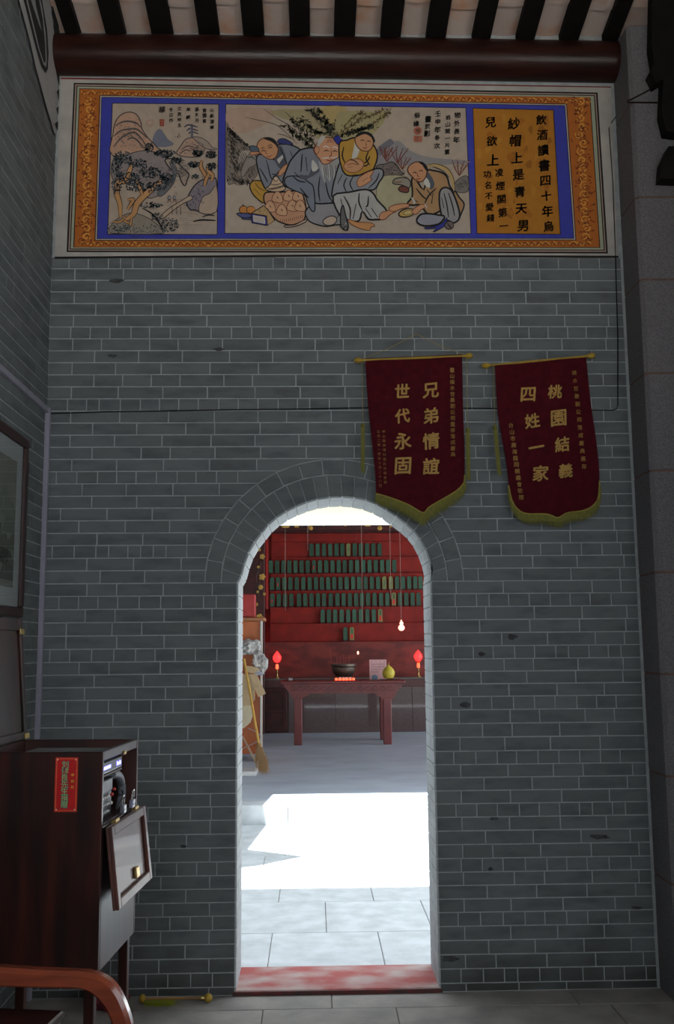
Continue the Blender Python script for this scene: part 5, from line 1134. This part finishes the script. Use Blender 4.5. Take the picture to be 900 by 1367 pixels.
pm = thing('pomelo', 'yellow pomelo with a pointed top at the right end of the offering table', 'pomelo', (atY(519, 908, YT+.3).x, YT+.3, zt_+.012))
c = Vector(pm.location); q = MB(); q.lathe([(.02, .004), (.075, .02), (.098, .07), (.098, .11), (.08, .15), (.05, .185), (.022, .205), (.008, .225)], c, 20); q.build('fruit', POMELO, pm, smooth=True)
q = MB(); q.tube([c+Vector((0, 0, .215)), c+Vector((.012, 0, .265))], [.012, .002], 6); q.build('red_tip', mat('orange_tip', (.7, .22, .04), rough=.5), pm)
q = MB(); q.lathe([(.06, 0), (.12, .004), (.14, .012), (.13, .012), (.06, .005)], (c.x, c.y, zt_), 24); tag(q.build('plate', mat('silver_plate', (.5, .5, .48), rough=.25, metal=.7), smooth=True), 'flat silver plate under the yellow pomelo', 'plate')
pp = thing('notice', 'pink paper notice with lines of writing propped on the offering table', 'notice', (atY(504, 905, YT+.55).x, YT+.55, zt_))
a = atY(493.5, 904, YT+.55); b = atY(516, 880.5, YT+.55); q = MB(); q.box((a.x, YT+.55, zt_), (b.x, YT+.556, b.z)); q.build('sheet', PINKP, pp)
f = Face((a.x, YT+.5495, zt_), (1, 0, 0), (0, 0, 1)); wd, hg = b.x-a.x, b.z-zt_
for i, tx in enumerate(('修 祠 芳 名', '敬啟者本祠重修落成', '各姓宗親踴躍捐資', '芳名刻石以誌不忘', '特此鳴謝')):
    f.write(tx, (wd*.14, hg*(.90-.13*i)), (wd*(.86 if i < 4 else .5), hg*(.90-.13*i)), .020, (110, 60, 70), .01)
f.ell(wd*.3, .03, .05, .045, (120, 150, 180)); f.build('print', LABELM, pp)
sm = atY(388, 904, YT+.4); q = MB(); q.cbox((sm.x-.035, YT+.40, zt_), (sm.x+.035, YT+.45, zt_+.042), .004); tag(q.build('small_box', mat('grey_card', (.5, .46, .47), rough=.6)), 'small pale box at the left end of the offering table', 'box')
# ---- altar lamps on the counter ledge
def lamp(px, lab):
    c = atY(px, 906, BF+.12); c.z = zc; t = thing('altar_lamp', lab, 'lamp', c, 'red altar lamps on the counter')
    q = MB(); q.lathe([(.05, 0), (.05, .01), (.015, .025), (.012, .09), (.022, .10), (.012, .11), (.012, .15), (.045, .16)], c, 14); q.build('stand', BRASS, t, smooth=True)
    q = MB(); q.lathe([(.022, .16), (.028, .19), (.024, .24), (.018, .245)], c, 12); q.build('candle_glass', CANDG, t, smooth=True)
    q = MB(); q.lathe([(.02, .245), (.06, .26), (.065, .268), (.02, .275)], c, 16); q.build('drip_pan', BRASS if px > 400 else BRONZE, t)
    q = MB(); q.lathe([(.02, .275), (.055, .30), (.075, .345), (.070, .385), (.045, .425), (.015, .46), (.004, .475)], c, 18); q.build('flame_bulb', REDG, t, smooth=True)
    return t
lamp(370, 'red flame-shaped lamp on a stand at the left end of the altar counter'); lamp(559, 'red flame-shaped lamp on a brass stand at the right end of the altar counter')
gz = atY(536, 838, 16.5); gt = thing('gourd_lamp', 'small pinkish gourd-shaped lamp hanging before the red wall', 'lamp', gz)
q = MB(); q.ball(gz, .055, sc=(1, 1, .95)); q.ball(gz+Vector((.002, 0, .075)), .032); q.ball(gz+Vector((0, 0, .118)), .014); q.build('gourd_glass', PINKG, gt, smooth=True)
q = MB(); q.tube([gz+Vector((0, 0, .12)), (gz.x, gz.y, 4.76)], .002, 4); q.build('hanging_wire', MATS['pale_thread'], gt)
gz = atY(478, 871.5, 16.4); gt = thing('bulb', 'tiny orange glowing bulb hanging above the incense burner', 'lamp', gz)
q = MB(); q.ball(gz, .016, sc=(1, 1, 1.9)); q.build('glass', PINKG, gt, smooth=True); q = MB(); q.tube([gz+Vector((0, 0, .02)), (gz.x, gz.y, 4.78)], .0018, 4); q.build('wire', BLACKP, gt)
gz = atY(434, 893, 16.4)
# ================================================================ clutter by the left side of the far hall
YC = 13.2
def cp(x, y, Y=YC): return atY(x, y, Y)
cbn = thing('wall_cabinet', 'orange-brown wooden cabinet partly hidden by the left jamb', 'cabinet', (-1.15, YC+.2, H))
xr = cp(350.5, 900).x; z1_ = cp(345, 829).z
q = MB(); q.cbox((xr-.60, YC, H+.09), (xr-.02, YC+.45, z1_), .006); q.build('body', ORANGEW, cbn)
q = MB(); q.cbox((xr-.66, YC-.04, z1_), (xr+.03, YC+.47, z1_+.05), .012); q.build('cornice', mat('brown_cornice', (.36, .14, .06), rough=.4), cbn)
for x0, x1 in ((xr-.64, xr-.58), (xr-.30, xr-.27), (xr-.03, xr)): q = MB(); q.cbox((x0, YC-.03, H), (x1, YC, z1_), .004); q.build('door_stile', mat('pale_edge', (.62, .60, .56), rough=.4) if x1 == xr else ORANGEW, cbn)
for x in (xr-.60, xr-.08): q = MB(); q.cbox((x, YC+.02, H), (x+.05, YC+.07, H+.10), .004); q.build('foot', ORANGEW, cbn)
q = MB(); a = cp(326, 827); b = cp(340.5, 793); q.cbox((a.x-.12, YC+.02, z1_+.05), (b.x, YC+.28, b.z), .008); rb = tag(q.build('red_box', mat('red_card', (.45, .03, .03), (.36, .025, .025), .45)), 'tall red box standing on top of the orange-brown cabinet', 'box')
YD = YC-.12
crumple('plastic_bag', cp(334, 860, YD)-Vector((0, 0, .14)), .14, (1.1, .5, .8), PLAST, 'crumpled clear plastic bag at the cabinet door, the upper one', 'bag', 5)
crumple('plastic_bag', cp(347, 881, YD-.1)-Vector((0, 0, .16)), .125, (.8, .5, 1.25), PLAST, 'grey crumpled plastic bag hanging out beside the cabinet', 'bag', 8)
def card(P, Y, t, nm, lab, cat='cardboard', m=TAN, tilt=0):
    q = MB(); V = [atY(x, y, Y) for x, y in P]; z0_ = V[-1].z
    for v in V: v.y += (v.z-z0_)*tilt
    q.prism(V, (0, t, 0)); return tag(q.build(nm, m), lab, cat)
card([(333, 901), (342, 899), (355, 926), (345, 931)], YD-.18, .02, 'cardboard_flap', 'pale cardboard flap sticking out beside the cabinet')
card([(329, 889), (338, 890), (346, 893), (338, 899), (329, 897)], YD-.22, .10, 'cardboard_piece', 'folded cardboard piece stuffed above the pale flap')
card([(338, 889), (351, 888), (353, 900), (343, 902), (336, 896)], YD-.10, .05, 'paper_bundle', 'striped white and blue bundle stuffed beside the cabinet', 'paper', mat('striped_paper', (.6, .6, .62), (.12, .16, .30), .5, scale=60, stretch=(1, 1, 3), lo=.45, hi=.55))
card([(312, 901), (334, 899), (340, 905), (340, 934), (334, 942), (312, 942)], YD-.06, .07, 'cardboard_box', 'tan cardboard box against the cabinet, the upper one', 'box')
card([(312, 943), (335, 942), (338, 952), (334, 965), (326, 972), (312, 974)], YD-.06, .06, 'paper_sack', 'cream paper sack below the tan cardboard box', 'sack', mat('cream_sack', (.68, .60, .42), (.60, .52, .36), .8))
# broom and stick
def pole(nm, lab, cat, a, b, r, m):
    q = MB(); q.tube([a, b], r, 8); return q, thing(nm, lab, cat, b)
bb = atZ(349, 1012, H); bb = atZ(353, 1036, H); top = atY(326, 880, 12.85); neck = bb.lerp(top, .245)
br = thing('broom', 'straw broom with a yellow stick leaning beside the cabinet', 'broom', bb)
q = MB(); q.tube([neck, top], .016, 8); q.build('handle', STICK, br)
q = MB(); rg = random.Random(2)
for _ in range(170):
    d = Vector((rg.gauss(0, .014), rg.gauss(0, .014), 0)); e = bb+Vector((rg.gauss(0, .035), rg.gauss(0, .03), .01+abs(rg.gauss(0, .02)))); p = neck+d*.7; m_ = p.lerp(e, .5)+d; w_ = Vector((.004, 0, 0))
    q.add([p-w_, p+w_, m_+w_, m_-w_, e], [(0, 1, 2, 3), (3, 2, 4)])
tag(q.build('bristles', STRAW, br), kind='stuff'); q = MB(); q.tube([neck+(neck-bb)*.02, neck-(neck-bb)*.12], [.028, .034], 10); q.build('binding', mat('binding_cord', (.35, .2, .08), rough=.8), br)
a = atZ(347, 1029, H)+Vector((0, 0, .012)); b = atY(324, 984, a.y+1.); q = MB(); q.tube([a, b], .014, 8); tag(q.build('wooden_stick', mat('pale_stick', (.55, .42, .30), rough=.6)), 'short pale wooden stick leaning low beside the broom', 'stick')
a = atZ(347.5, 1037, H); q = MB(); q.cbox((a.x-.65, a.y+.06, H), (a.x-.05, a.y+.45, H+.05), .008); lp = thing('white_tray', 'low white tray on the far hall floor beside the broom', 'tray', (a.x-.3, a.y+.2, H)); q.build('base', WHITEP, lp)
q = MB(); q.cbox((a.x-.62, a.y+.09, H+.05), (a.x-.08, a.y+.42, H+.053), .001); q.build('inner_panel', mat('pale_grey', (.5, .52, .54), rough=.5), lp)
q = MB(); q.tube([cp(331+7*sin(t*.5), 972+t*3.6, YD+.02)+Vector((.10*sin(t*.45), 0, 0)) for t in range(14)], .006, 6); tag(q.build('loose_cable', mat('grey_flex', (.35, .37, .40), rough=.5)), 'loose grey cable looping down beside the cabinet', 'cable')
